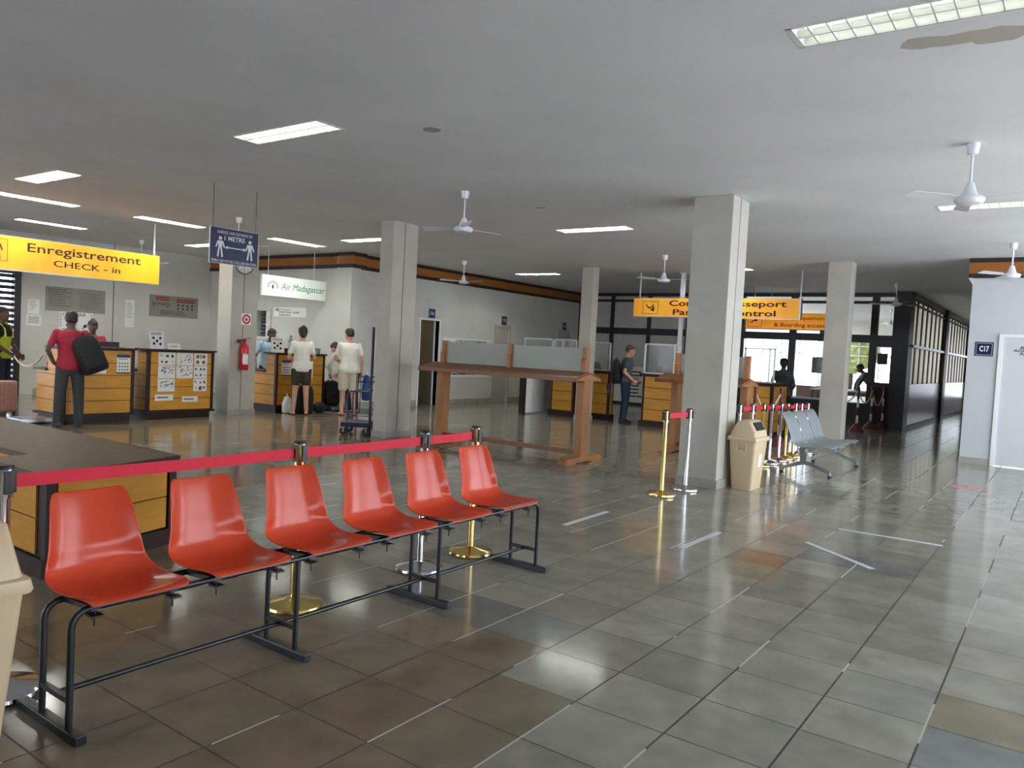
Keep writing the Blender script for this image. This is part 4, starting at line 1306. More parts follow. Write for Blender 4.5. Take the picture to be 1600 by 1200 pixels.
for x, z in RAILS:
    MB().tube([(x, FY[0] + 0.06, z), (x, FY[-1] - 0.06, z)], 0.0125, 10).build('seat_rail', 'black_metal', t, True)
for y in YS:
    for q in (-0.15, 0.15):
        MB().beam((-0.075, y + q, 0.436), (0.155, y + q, 0.451), 0.035, 0.018).build('cross_bar', 'black_metal', t)
MB().tube([(0.03, FY[0], 0.127), (0.03, FY[-1], 0.127)], 0.011, 10).build('stretcher', 'black_metal', t, True)
for i, y in enumerate(FY):
    B((-0.225, y - 0.02, 0.0), (0.235, y + 0.02, 0.035), 0.003).build('foot', 'black_metal', t)
    s_ = 1 if i == 0 else (-1 if i == 3 else 0)
    for x, z in RAILS:
        if s_:
            pts = [(x, y, 0.03), (x, y, z - 0.06)] + [(x, y + s_ * 0.06 * (1 - math.cos(a)), z - 0.06 + 0.06 * math.sin(a)) for a in (R(22), R(45), R(68), R(90))]
        else:
            pts = [(x, y, 0.03), (x, y, z - 0.005)]
        MB().tube(pts, 0.0125, 10).build('leg', 'black_metal', t, True)
    B((-0.063, y - 0.01, 0.125), (0.144, y + 0.01, 0.145)).build('leg_brace', 'black_metal', t)

# ------------------------------------------------------------------ belt stanchions
def stanchion(x, y, m, label, belt_to=None, group=None, hh=0.90, simple=False, droop=0.0):
    t = thing('belt_stanchion', label, 'barrier post', (x, y, 0), 0, group)
    MB().lathe([(0, 0), (0.15, 0), (0.155, 0.008), (0.153, 0.022), (0.135, 0.03), (0.06, 0.042), (0.032, 0.055), (0, 0.055)], seg=36).build('base', m, t, True)
    MB().tube([(0, 0, 0.05), (0, 0, hh - 0.12)], 0.0235, 20).build('pole', m, t, True)
    MB().lathe([(0, hh - 0.125), (0.031, hh - 0.125), (0.031, hh - 0.008), (0, hh - 0.008)], seg=20).build('head', m, t, True)
    MB().lathe([(0, hh - 0.012), (0.034, hh - 0.012), (0.034, hh), (0.03, hh + 0.004), (0, hh + 0.004)], seg=20).build('cap', 'black', t, True)
    cl = MB()
    for a in range(4):
        an = a * PI / 2
        cl.obox((0.033 * math.cos(an), 0.033 * math.sin(an), hh - 0.062), (math.cos(an), math.sin(an), 0), (-math.sin(an), math.cos(an), 0), (0, 0, 1), 0.014, 0.026, 0.09)
    cl.build('belt_clip', 'black', t)
    if belt_to is not None:
        q = V((belt_to[0] - x, belt_to[1] - y, 0))
        d = q.normalized()
        n = 10
        b = MB()
        w = 0.027
        up, lo = [], []
        sd = V((-d.y, d.x, 0)) * 0.0012
        vs = []
        for k in range(n + 1):
            s_ = k / n
            c = d * 0.04 + (q - d * 0.08) * s_ + V((0, 0, hh - 0.062 - droop * 4 * s_ * (1 - s_)))
            vs.append([b.bm.verts.new(c + V((0, 0, sgn * w)) + side) for sgn, side in ((1, sd), (-1, sd), (-1, -sd), (1, -sd))])
        for A, B_ in zip(vs, vs[1:]):
            for k in range(4):
                b.bm.faces.new((A[k], A[(k + 1) % 4], B_[(k + 1) % 4], B_[k]))
        b.build('belt', 'belt', t)
    return t
sx = -1.75
stanchion(sx, -1.48, 'chrome', 'chrome barrier post at the left edge beside the cropped beige bin', (sx, -0.05), droop=0.004)
stanchion(sx, -0.05, 'gold', 'brass barrier post behind the third red seat', (sx, 0.95), droop=0.004)
stanchion(sx, 0.95, 'chrome', 'chrome barrier post behind the fifth red seat', (sx - 0.02, 1.50), droop=0.002)
stanchion(sx - 0.02, 1.50, 'gold', 'brass barrier post behind the last red seat, end of the belt')
stanchion(-1.82, 4.78, 'gold', 'brass barrier post in front of the large pillar', (-1.785, 5.32))
stanchion(-1.785, 5.32, 'chrome', 'chrome barrier post against the foot of the large pillar')
row = [(6.87, 'chrome', 'chrome barrier post just right of the large pillar, first of the far row'),
       (7.12, 'chrome', 'chrome barrier post second of the far row, behind the beige bin'),
       (7.62, 'chrome', 'chrome barrier post third of the far row, right of the beige bin'),
       (8.10, 'gold', 'brass barrier post nearest in the far row, fourth along'),
       (8.48, 'chrome', 'chrome barrier post fifth of the far row, after the nearest brass one'),
       (8.92, 'chrome', 'chrome barrier post sixth of the far row, left of the steel bench'),
       (9.24, 'gold', 'brass barrier post seventh of the far row, behind the steel bench back'),
       (9.66, 'gold', 'brass barrier post eighth of the far row, above the steel bench back'),
       (9.98, 'chrome', 'chrome barrier post ninth of the far row'),
       (10.36, 'chrome', 'chrome barrier post last of the far row, beside the grey pillar')]
for i, (y, m_, lb_) in enumerate(row):
    nx = (-1.85, row[i + 1][0]) if 0 < i < len(row) - 1 else None
    stanchion(-1.85, y, m_, lb_, nx, 'barrier posts in the far row', hh=0.90 - 0.008 * i)
# striped rope posts
def rope_post(x, y, label, to=None, hh=0.92, sag=0.30):
    t = thing('rope_post', label, 'barrier post', (x, y, 0), 0, 'red and white rope posts')
    MB().lathe([(0, 0), (0.17, 0), (0.165, 0.03), (0.06, 0.17), (0.03, 0.2), (0, 0.2)], seg=20).build('cone_base', 'cone_red', t, True)
    for k in range(4):
        z = 0.19 + k * (hh - 0.19) / 4
        MB().tube([(0, 0, z), (0, 0, z + (hh - 0.19) / 4)], 0.026, 12).build('pole_stripe', 'cone_red' if k % 2 else 'white', t, True)
    MB().tube([(0, 0, hh), (0, 0, hh + 0.1)], 0.03, 12).build('pole_cap', 'cone_red', t, True)
    if to:
        q = V((to[0] - x, to[1] - y, 0))
        MB().tube([q * (k / 12) + V((0, 0, hh + 0.02 - sag * 4 * (k / 12) * (1 - k / 12))) for k in range(13)], 0.013, 8).build('rope', 'rope', t, True)
rope_post(-2.22, 15.9, 'striped rope post beside the grey pillar, nearest of the rear three', (-2.16, 17.1))
rope_post(-2.16, 17.1, 'striped rope post in front of the narrow glazed door, middle of the rear three', (-2.0, 17.6), sag=0.38)
rope_post(-2.0, 17.6, 'striped rope post against the dark pillar, farthest of the rear three')
rope_post(-2.72, 15.2, 'striped rope post hidden behind the grey pillar, holding the near rope end', (-2.22, 15.9))
rope_post(-2.48, 11.0, 'red-topped rope post in the middle of the belt row, red cone at its foot', (-2.77, 10.5))
rope_post(-2.77, 10.5, 'red-topped rope post behind the beige bin, left of the other')

# ------------------------------------------------------------------ writing tables with a glass screen
def writing_table(x0, x1, y, label):
    t = thing('writing_table', label, 'table', ((x0 + x1) / 2, y, 0))
    for s_, nm in ((-1, 'desk_board'), (1, 'desk_board')):
        MB().prism([(0.0, 1.205), (s_ * 0.34, 1.125), (s_ * 0.34, 1.072), (0.0, 1.175)] if s_ < 0 else [(0.0, 1.165), (0.34, 1.072), (0.34, 1.125), (0.0, 1.205)],
                   x0 - 0.22, x1 + 0.06, (V((0, y, 0)), V((0, 1, 0)), V((0, 0, 1)), V((1, 0, 0)))).build('desk_board', 'teak_dark', t, bevel=0.003)
    for x in (x0, x1):
        MB().prism([(-0.33, 1.10), (-0.05, 1.165), (0.05, 1.165), (0.33, 1.10), (0.30, 1.085), (-0.30, 1.085)], -0.05, 0.07, (V((x, y, 0)), V((0, 1, 0)), V((0, 0, 1)), V((1, 0, 0)))).build('bracket', 'teak', t, bevel=0.003)
        MB().box((x - 0.055, y - 0.09, 0.08), (x + 0.055, y + 0.09, 1.12), 0.004).build('leg', 'teak', t)
        MB().prism([(-0.46, 0), (-0.2, 0), (-0.18, 0.02), (0.18, 0.02), (0.2, 0), (0.46, 0), (0.46, 0.05), (0.42, 0.085), (-0.42, 0.085), (-0.46, 0.05)], -0.06, 0.06,
                   (V((x, y, 0)), V((0, 1, 0)), V((0, 0, 1)), V((1, 0, 0)))).build('foot', 'teak', t, bevel=0.004)
    for x in (x0, (x0 + x1) / 2, x1):
        MB().prism([(-0.055, 1.19), (0.055, 1.19), (0.055, 1.53), (-0.035, 1.53), (-0.035, 1.38), (-0.06, 1.355)], -0.035, 0.035,
                   (V((x, y, 0)), V((0, 1, 0)), V((0, 0, 1)), V((1, 0, 0)))).build('screen_post', 'teak', t, bevel=0.003)
    xm = (x0 + x1) / 2
    for a, b in ((x0, xm), (xm, x1)):
        B((a + 0.035, y - 0.004, 1.205), (b - 0.035, y + 0.004, 1.515)).build('glass_pane', 'frosted', t)
    B((x0, y - 0.02, 0.10), (x1, y + 0.02, 0.16)).build('stretcher', 'teak_dark', t)
    place(t)
writing_table(-6.03, -3.60, 6.10, 'teak writing table with frosted glass screen in the middle of the hall')
writing_table(-3.32, -2.24, 8.45, 'teak writing table half hidden behind the large pillar')

# ------------------------------------------------------------------ passport booths
def booth_counter(x0, x1, y0, y1, h, label, stile=0.09, rows=4):
    t = thing('booth_counter', label, 'counter', ((x0 + x1) / 2, y0, 0))
    B((x0, y0 + 0.02, 0.12), (x1, y1, h - 0.04)).build('body', 'dark_wood', t)
    B((x0 - 0.04, y0 - 0.02, 0), (x1 + 0.04, y1, 0.12)).build('plinth', 'dark_wood', t)
    B((x0 - 0.05, y0 - 0.06, h - 0.04), (x1 + 0.05, y1, h)).build('top', 'dark_wood', t)
    zb, st = 0.13, (h - 0.05 - 0.13) / rows
    for k in range(rows):
        B((x0 + stile, y0, zb + k * st), (x1 - stile, y0 + 0.03, zb + (k + 1) * st - 0.012)).build('front_panel', 'yellow_wood', t)
        B((x1 - 0.02, y0 + 0.10, zb + k * st), (x1 + 0.004, y1 - 0.05, zb + (k + 1) * st - 0.012)).build('side_panel', 'yellow_wood', t)
    place(t)
    return t
booth_counter(-8.03, -7.42, 12.2, 13.0, 1.06, 'yellow panelled booth counter seen under the writing table', 0.05)
booth_counter(-7.16, -6.60, 12.3, 12.55, 1.08, 'yellow panelled booth counter just right of the narrow back pillar', 0.03)
booth_counter(-5.62, -4.80, 11.95, 13.0, 1.09, 'yellow panelled booth counter that the man in grey faces', 0.06)
booth_counter(-3.55, -2.93, 11.95, 12.9, 1.06, 'yellow panelled booth counter right of the large pillar', 0.05)
def glass_screen(x0, x1, y, z0, z1, label, bars=()):
    t = thing('glass_screen', label, 'glass screen', ((x0 + x1) / 2, y, z0))
    w = 0.028
    f = MB().box((x0, y, z0), (x0 + w, y + w, z1)).box((x1 - w, y, z0), (x1, y + w, z1)).box((x0, y, z1 - w), (x1, y + w, z1)).box((x0, y, z0), (x1, y + w, z0 + w))
    for x in bars:
        f.box((x, y, z0), (x + w * 0.7, y + w, z1))
    f.build('frame', 'white_metal', t)
    B((x0 + w, y + 0.01, z0 + w), (x1 - w, y + 0.016, z1 - w)).build('pane', 'glass', t)
    place(t)
glass_screen(-7.16, -6.62, 12.34, 1.08, 1.71, 'white framed glass screen on the booth counter right of the narrow back pillar')
glass_screen(-5.64, -4.86, 12.0, 1.09, 1.72, 'white framed glass screen beside the man in grey', (-4.98,))
glass_screen(-4.84, -3.9, 12.35, 1.09, 1.68, 'white framed glass screen half behind the large pillar')
glass_screen(-3.52, -2.93, 12.0, 1.06, 1.72, 'grey framed glass screen right of the large pillar in front of the bright glazing', (-3.05,))
t = thing('counter_shelf', 'dark shelf bridging the white partition and the booth counter', 'shelf', (-8.3, 12.4, 1.06))
B((-8.95, 12.2, 1.06), (-7.40, 12.65, 1.09)).build('board', 'dark_wood', t)
MB().box((-8.9, 12.3, 0), (-8.84, 12.36, 1.06)).build('post', 'dark_wood', t); place(t)
glass_screen(-8.90, -8.10, 12.30, 1.09, 1.74, 'white framed glass screen behind the writing table, left of two')
glass_screen(-8.08, -7.46, 12.30, 1.09, 1.74, 'white framed glass screen behind the writing table, right of two', (-7.85,))
t = thing('partition_panel', 'white curved partition panel with a dark end edge behind the writing table', 'panel', (-8.5, 12.4, 0))
pp = [(-8.38, 11.72), (-8.34, 11.9), (-8.40, 12.5), (-8.50, 12.9), (-8.62, 13.25)]
MB().prism(pp + [(x - 0.05, y) for x, y in reversed(pp)], 0.03, 1.05).build('panel', 'white', t)
MB().box((-8.50, 11.62, 0), (-8.38, 11.72, 1.06)).build('end_post', 'dark_wood', t); place(t)
t = thing('ceiling_pole', 'white square pole from ceiling to the booth behind the passport sign', 'pole', (-5.33, 13.05, 0))
MB().box((-5.37, 13.02, 0), (-5.29, 13.10, H)).build('shaft', 'white_metal', t)
MB().box((-5.40, 12.99, H - 0.02), (-5.26, 13.13, H)).build('flange', 'white_metal', t); place(t)
t = thing('cardboard_box', 'small brown box standing inside the booth behind the glass screen', 'box', (-5.4, 12.35, 1.09))
MB().box((-0.07, -0.05, 0), (0.07, 0.05, 0.17)).build('carton', 'card', t)
MB().box((-0.071, -0.02, 0.168), (0.071, 0.02, 0.172)).build('tape', 'ink_tan', t)
def office_chair(x, y, rz, label):
    t = thing('office_chair', label, 'chair', (x, y, 0), rz)
    MB().box((-0.22, -0.22, 0.44), (0.22, 0.22, 0.52), 0.03).build('seat', 'cloth_grey', t)
    MB().prism([(-0.22, 0.6), (0.22, 0.6), (0.23, 1.1), (0.15, 1.25), (-0.15, 1.25), (-0.23, 1.1)], -0.03, 0.03, (V((-0.24, 0, 0)), V((0, 1, 0)), V((0, 0, 1)), V((1, 0, 0)))).build('backrest', 'cloth_grey', t, bevel=0.02)
    MB().tube([(0, 0, 0.08), (0, 0, 0.45)], 0.03).build('column', 'black', t, True)
    MB().beam((-0.2, 0, 0.46), (-0.27, 0, 0.7), 0.05, 0.02).build('back_stem', 'black', t)
    for k in range(5):
        a = 2 * PI * k / 5
        MB().beam((0, 0, 0.09), (0.28 * math.cos(a), 0.28 * math.sin(a), 0.06), 0.04, 0.03).ball((0.28 * math.cos(a), 0.28 * math.sin(a), 0.03), 0.03, 8).build('leg', 'black', t)
office_chair(-7.75, 14.05, R(70), 'dark grey office chair back behind the glass beside the narrow back pillar')
office_chair(-3.78, 13.25, R(60), 'dark grey office chair back behind the glass right of the large pillar')

# ------------------------------------------------------------------ beige bins
def bin_(label, loc, rz, sticker):
    t = thing('waste_bin', label, 'waste bin', loc, rz)
    def ring(hx, hy, z, r=0.03, n=4):
        pts = []
        for cx, cy, a0 in ((hx - r, hy - r, 0), (-hx + r, hy - r, 90), (-hx + r, -hy + r, 180), (hx - r, -hy + r, 270)):
            for k in range(n + 1):
                a = R(a0 + 90 * k / n)
                pts.append(V((cx + r * math.cos(a), cy + r * math.sin(a), z)))
        return pts
    def loft(m, rs):
        rings = [[m.bm.verts.new(p) for p in q] for q in rs]
        n = len(rings[0])
        for A, B_ in zip(rings, rings[1:]):
            for k in range(n):
                m.bm.faces.new((A[k], A[(k + 1) % n], B_[(k + 1) % n], B_[k]))
        m.bm.faces.new(list(reversed(rings[0]))); m.bm.faces.new(rings[-1])
        return m
    loft(MB(), [ring(0.115, 0.165, 0), ring(0.118, 0.168, 0.01), ring(0.155, 0.22, 0.57)]).build('body', 'beige', t, True)
    loft(MB(), [ring(0.172, 0.238, 0.555), ring(0.175, 0.242, 0.565), ring(0.168, 0.235, 0.60), ring(0.155, 0.222, 0.607)]).build('rim', 'beige', t, True)
    loft(MB(), [ring(0.152, 0.218, 0.60), ring(0.14, 0.205, 0.66), ring(0.07, 0.195, 0.775, 0.02), ring(0.05, 0.18, 0.785, 0.02)]).build('lid', 'beige', t, True)
    an = math.atan2(0.115, 0.07)
    for s_ in (1,):
        MB().obox((s_ * 0.11, 0, 0.722), (s_ * -0.07, 0, 0.115), (0, 1, 0), (0.115 * s_, 0, 0.07), 0.10, 0.26, 0.012).build('flap', 'black', t)
    MB().box((-0.05, -0.236, 0.44), (0.05, -0.205, 0.455)).box((-0.06, -0.236, 0.44), (-0.045, -0.2, 0.52)).box((0.045, -0.236, 0.44), (0.06, -0.2, 0.52)).build('handle', 'beige', t)
    if sticker:
        MB().obox((0.143, 0.0, 0.33), (0, 1, 0), (0.065, 0, 1), (1, 0, -0.065), 0.10, 0.14, 0.003).build('recycling_mark', 'paper', t)
    return t
bin_('beige waste bin with black flap beside the large pillar', (-1.36, 6.06, 0), R(0), True)
bin_('beige waste bin cut by the left edge of the view, next to the red seats', (-1.365, -1.835, 0), R(0), False)

# ------------------------------------------------------------------ steel three-seat bench
t = thing('steel_bench', 'grey steel three-seat bench with perforated seats near the large pillar', 'bench', (-1.15, 8.5, 0))
def bench_seat_me():
    prof = [(-0.36, 0.795), (-0.335, 0.785), (-0.30, 0.74), (-0.255, 0.64), (-0.215, 0.545), (-0.195, 0.49), (-0.185, 0.45), (-0.165, 0.405), (-0.12, 0.375), (-0.05, 0.365), (0.08, 0.375), (0.2, 0.395), (0.29, 0.40), (0.33, 0.385)]
    m = MB()
    n = 6
    rows = []
    for (x, z) in prof:
        rows.append([m.bm.verts.new((x, -0.255 + 0.51 * k / n, z)) for k in range(n + 1)])
    for A, B_ in zip(rows, rows[1:]):
        for k in range(n):
            m.bm.faces.new((A[k], A[k + 1], B_[k + 1], B_[k]))
    me = m.mesh('seat')
    me.materials.append(M['steel_sheet'])
    for p in me.polygons:
        p.use_smooth = True
    return me
bme = bench_seat_me()
for k in range(3):
    o = bpy.data.objects.new('seat', bme)
    COL.objects.link(o)
    o.parent = t
    o.location = (0, -0.54 + 0.54 * k, 0)
    sd = o.modifiers.new('thick', 'SOLIDIFY'); sd.thickness = 0.012; sd.offset = 0
    sb = o.modifiers.new('sub', 'SUBSURF'); sb.levels = 1; sb.render_levels = 2
B((-0.09, -0.78, 0.30), (0.0, 0.84, 0.355), 0.008).build('beam', 'steel', t)
for y in (-0.72, 0.86):
    MB().prism([(-0.10, 0.355), (-0.075, 0.18), (-0.30, 0.085), (-0.33, 0.03), (-0.29, 0.03), (-0.27, 0.06), (-0.04, 0.135), (0.02, 0.135), (0.27, 0.055), (0.28, 0.03), (0.32, 0.03),
                (0.31, 0.075), (0.01, 0.185), (0.015, 0.355)], -0.025, 0.025, (V((0, y, 0)), V((1, 0, 0)), V((0, 0, 1)), V((0, -1, 0)))).build('leg', 'steel', t, bevel=0.006)
    for x in (-0.31, 0.30):
        MB().lathe([(0, 0), (0.03, 0), (0.026, 0.014), (0.01, 0.02), (0.01, 0.035), (0, 0.035)], (x, y, 0), seg=14).build('foot_pad', 'rubber', t, True)

# ------------------------------------------------------------------ luggage trolley, suitcase, bags
t = thing('luggage_trolley', 'tall navy luggage trolley standing beside the left-centre pillar', 'trolley', (-7.41, 5.71, 0), R(35))
fr = MB()
MB().tube([(0.18, 0.0, 0.12), (0.18, 0.0, 1.68)], 0.022, 10).build('mast', 'trolley_blue', t, True)
MB().box((-0.22, -0.26, 0.13), (0.2, 0.26, 0.20), 0.006).build('platform', 'trolley_blue', t)
for y in (-0.2, 0.2):
    MB().tube([(-0.14, y, 0.2), (-0.14, y, 0.62), (-0.12, y, 0.66), (-0.08, y, 0.68), (0.18, y, 0.68)], 0.012, 8).build('side_rail', 'trolley_blue', t, True)
bk = MB()
for z in (0.30, 0.36):
    bk.tube([(-0.12, -0.2, z), (0.18, -0.2, z), (0.18, 0.2, z), (-0.12, 0.2, z)], 0.007, 6, closed=True)
for z in (0.82, 0.90):
    bk.tube([(-0.02, -0.16, z), (0.22, -0.16, z), (0.22, 0.16, z), (-0.02, 0.16, z)], 0.007, 6, closed=True)
for (x, y) in ((-0.02, -0.16), (-0.02, 0.16), (0.22, -0.16), (0.22, 0.16)):
    bk.tube([(x, y, 0.30), (x, y, 0.96)], 0.007, 6)
bk.build('wire_basket', 'trolley_blue', t, True)
for (x, y) in ((-0.18, -0.22), (-0.18, 0.22), (0.17, -0.22), (0.17, 0.22)):
    w = MB().lathe([(0, -0.015), (0.055, -0.015), (0.06, -0.008), (0.06, 0.008), (0.055, 0.015), (0, 0.015)], (x, y, 0.06), 'y', 16).build('wheel', 'rubber', t, True)
    MB().box((x - 0.012, y - 0.028, 0.05), (x + 0.012, y - 0.02, 0.135)).box((x - 0.012, y + 0.02, 0.05), (x + 0.012, y + 0.028, 0.135)).build('fork', 'steel', w)
t = thing('suitcase', 'ribbed pink hard-shell suitcase standing at the left edge near the louvres', 'suitcase', (-12.0, 2.45, 0), R(20))
m = MB().box((-0.13, -0.2, 0.05), (0.13, 0.2, 0.54), 0.03)
for k in range(6):
    m.box((0.128, -0.17 + 0.06 * k, 0.09), (0.138, -0.14 + 0.06 * k, 0.50), 0.003).box((-0.17 + 0.06 * k if False else -0.09 + 0.032 * k, -0.207, 0.09), (-0.075 + 0.032 * k, -0.198, 0.50), 0.002)
m.build('shell', 'pink_case', t)
MB().tube([(-0.0, -0.08, 0.54), (0, -0.08, 0.57), (0, 0.08, 0.57), (0, 0.08, 0.54)], 0.01, 8).build('handle', 'rubber', t, True)
for (x, y) in ((-0.09, -0.16), (-0.09, 0.16), (0.09, -0.16), (0.09, 0.16)):
    MB().lathe([(0, -0.012), (0.025, -0.012), (0.027, 0), (0.025, 0.012), (0, 0.012)], (x, y, 0.027), 'y', 12).box((x - 0.01, y - 0.018, 0.03), (x + 0.01, y + 0.018, 0.055)).build('wheel', 'rubber', t)
def backpack(loc, rot, label, hgt=0.46, w=0.30, d=0.17, m='bag_black', straps=True, name='backpack'):
    t = thing(name, label, 'bag', loc)
    t.rotation_euler = rot
    b = MB()
    n = 16
    rings = []
    for i, (z, k) in enumerate(((0, 0.55), (0.02, 0.85), (0.08, 1.0), (0.5, 1.02), (0.8, 0.95), (0.93, 0.78), (1.0, 0.4))):
        rings.append([b.bm.verts.new((d / 2 * k * (abs(math.cos(a)) ** 0.6) * (1 if math.cos(a) > 0 else -1), w / 2 * k * (abs(math.sin(a)) ** 0.6) * (1 if math.sin(a) > 0 else -1), z * hgt)) for a in [2 * PI * q / n for q in range(n)]])
    for A, B_ in zip(rings, rings[1:]):
        for q in range(n):
            b.bm.faces.new((A[q], A[(q + 1) % n], B_[(q + 1) % n], B_[q]))
    b.bm.faces.new(list(reversed(rings[0]))); b.bm.faces.new(rings[-1])
    b.build('body', m, t, True)
    MB().box((d * 0.40, -w * 0.36, hgt * 0.1), (d * 0.62, w * 0.36, hgt * 0.52), 0.02).build('front_pocket', m, t)
    MB().tube([(-d * 0.1, -0.04, hgt * 0.97), (-d * 0.1, -0.03, hgt + 0.035), (-d * 0.1, 0.03, hgt + 0.035), (-d * 0.1, 0.04, hgt * 0.97)], 0.008, 6).build('grab_handle', m, t, True)
    if straps:
        for y in (-0.09, 0.09):
            MB().tube([(-d * 0.4, y, hgt * 0.93), (-d * 0.5 - 0.06, y, hgt * 0.85), (-d * 0.5 - 0.08, y, hgt * 0.55), (-d * 0.45, y * 1.2, hgt * 0.12)], [(0.02, 0.006)] * 4, 8).build('shoulder_strap', m, t, True)
    return t
# ------------------------------------------------------------------ people
def rot_about(p, piv, ang):
    x, z = p.x - piv.x, p.z - piv.z
    return V((piv.x + x * math.cos(ang) + z * math.sin(ang), p.y, piv.z - x * math.sin(ang) + z * math.cos(ang)))
def solid(m, name, mt, parent, voxel, smooth=3, sc=1.0):
    """closed shapes fused into one continuous skin"""
    me = m.mesh(name)
    tmp = bpy.data.objects.new('tmp', me)
    COL.objects.link(tmp)
    r = tmp.modifiers.new('r', 'REMESH'); r.mode = 'VOXEL'; r.voxel_size = voxel
    if smooth:
        s_ = tmp.modifiers.new('s', 'SMOOTH'); s_.factor = 0.5; s_.iterations = smooth
    me2 = bpy.data.meshes.new_from_object(tmp.evaluated_get(bpy.context.evaluated_depsgraph_get()))
    bpy.data.objects.remove(tmp)
    bpy.data.meshes.remove(me)
    me2.materials.clear(); me2.materials.append(M[mt])
    for p in me2.polygons:
        p.use_smooth = True
    me2.name = name
    o = bpy.data.objects.new(name, me2)
    COL.objects.link(o)
    o.parent = parent
    return o
def ell_loft(m, sects, n=20):
    """sections (center, forward-radius, side-radius, axis) lofted and closed; side axis is y"""
    rings = []
    for c, rx, ry, ax in sects:
        c, ax = V(c), V(ax).normalized()
        sd = V((0, 1, 0))
        fwd = sd.cross(ax).normalized()
        rings.append([m.bm.verts.new(c + fwd * rx * math.cos(2 * PI * k / n) + sd * ry * math.sin(2 * PI * k / n)) for k in range(n)])
    for A, B_ in zip(rings, rings[1:]):
        for k in range(n):
            m.bm.faces.new((A[k], A[(k + 1) % n], B_[(k + 1) % n], B_[k]))
    m.bm.faces.new(list(reversed(rings[0]))); m.bm.faces.new(rings[-1])
def limb(m, pts, rs):
    """tapered limb with rounded joints"""
    P_, R_ = [], []
    for i in range(len(pts) - 1):
        for k in range(4):
            s_ = k / 4
            P_.append(V(pts[i]).lerp(V(pts[i + 1]), s_)); R_.append(rs[i] + (rs[i + 1] - rs[i]) * s_)
    P_.append(V(pts[-1])); R_.append(rs[-1])
    m.tube(P_, R_, 12)
    for p, r in zip(pts, rs):
        m.ball(p, r * 0.99, 12)
def hand(m, w, d, nrm, curl=0.35, flip=1):
    """palm, four unequal bent fingers and a thumb from its side; nrm = palm side"""
    w, d = V(w), V(d).normalized()
    nrm = (V(nrm) - d * V(nrm).dot(d)).normalized()
    s_ = d.cross(nrm) * flip
    m.tube([w - d * 0.01, w + d * 0.03, w + d * 0.07, w + d * 0.095], [(0.022, 0.022), (0.03, 0.03), (0.03, 0.03), (0.026, 0.026)], 10)
    for k, ln in enumerate((0.072, 0.082, 0.077, 0.06)):
        p = w + d * 0.088 + s_ * (0.031 - 0.0205 * k)
        dd = d.copy()
        pts = [p - d * 0.02, p]
        for seg in (0.45, 0.32, 0.23):
            dd = (dd * math.cos(curl) + nrm * math.sin(curl)).normalized()
            p = p + dd * ln * seg
            pts.append(p)
        m.tube(pts, [0.0095, 0.0095, 0.009, 0.0082, 0.007], 8)
    p = w + d * 0.025 + s_ * 0.026
    m.tube([p, p + d * 0.03 + s_ * 0.022 + nrm * 0.008, p + d * 0.055 + s_ * 0.028 + nrm * 0.02, p + d * 0.075 + s_ * 0.026 + nrm * 0.03], [0.012, 0.011, 0.0095, 0.008], 8)
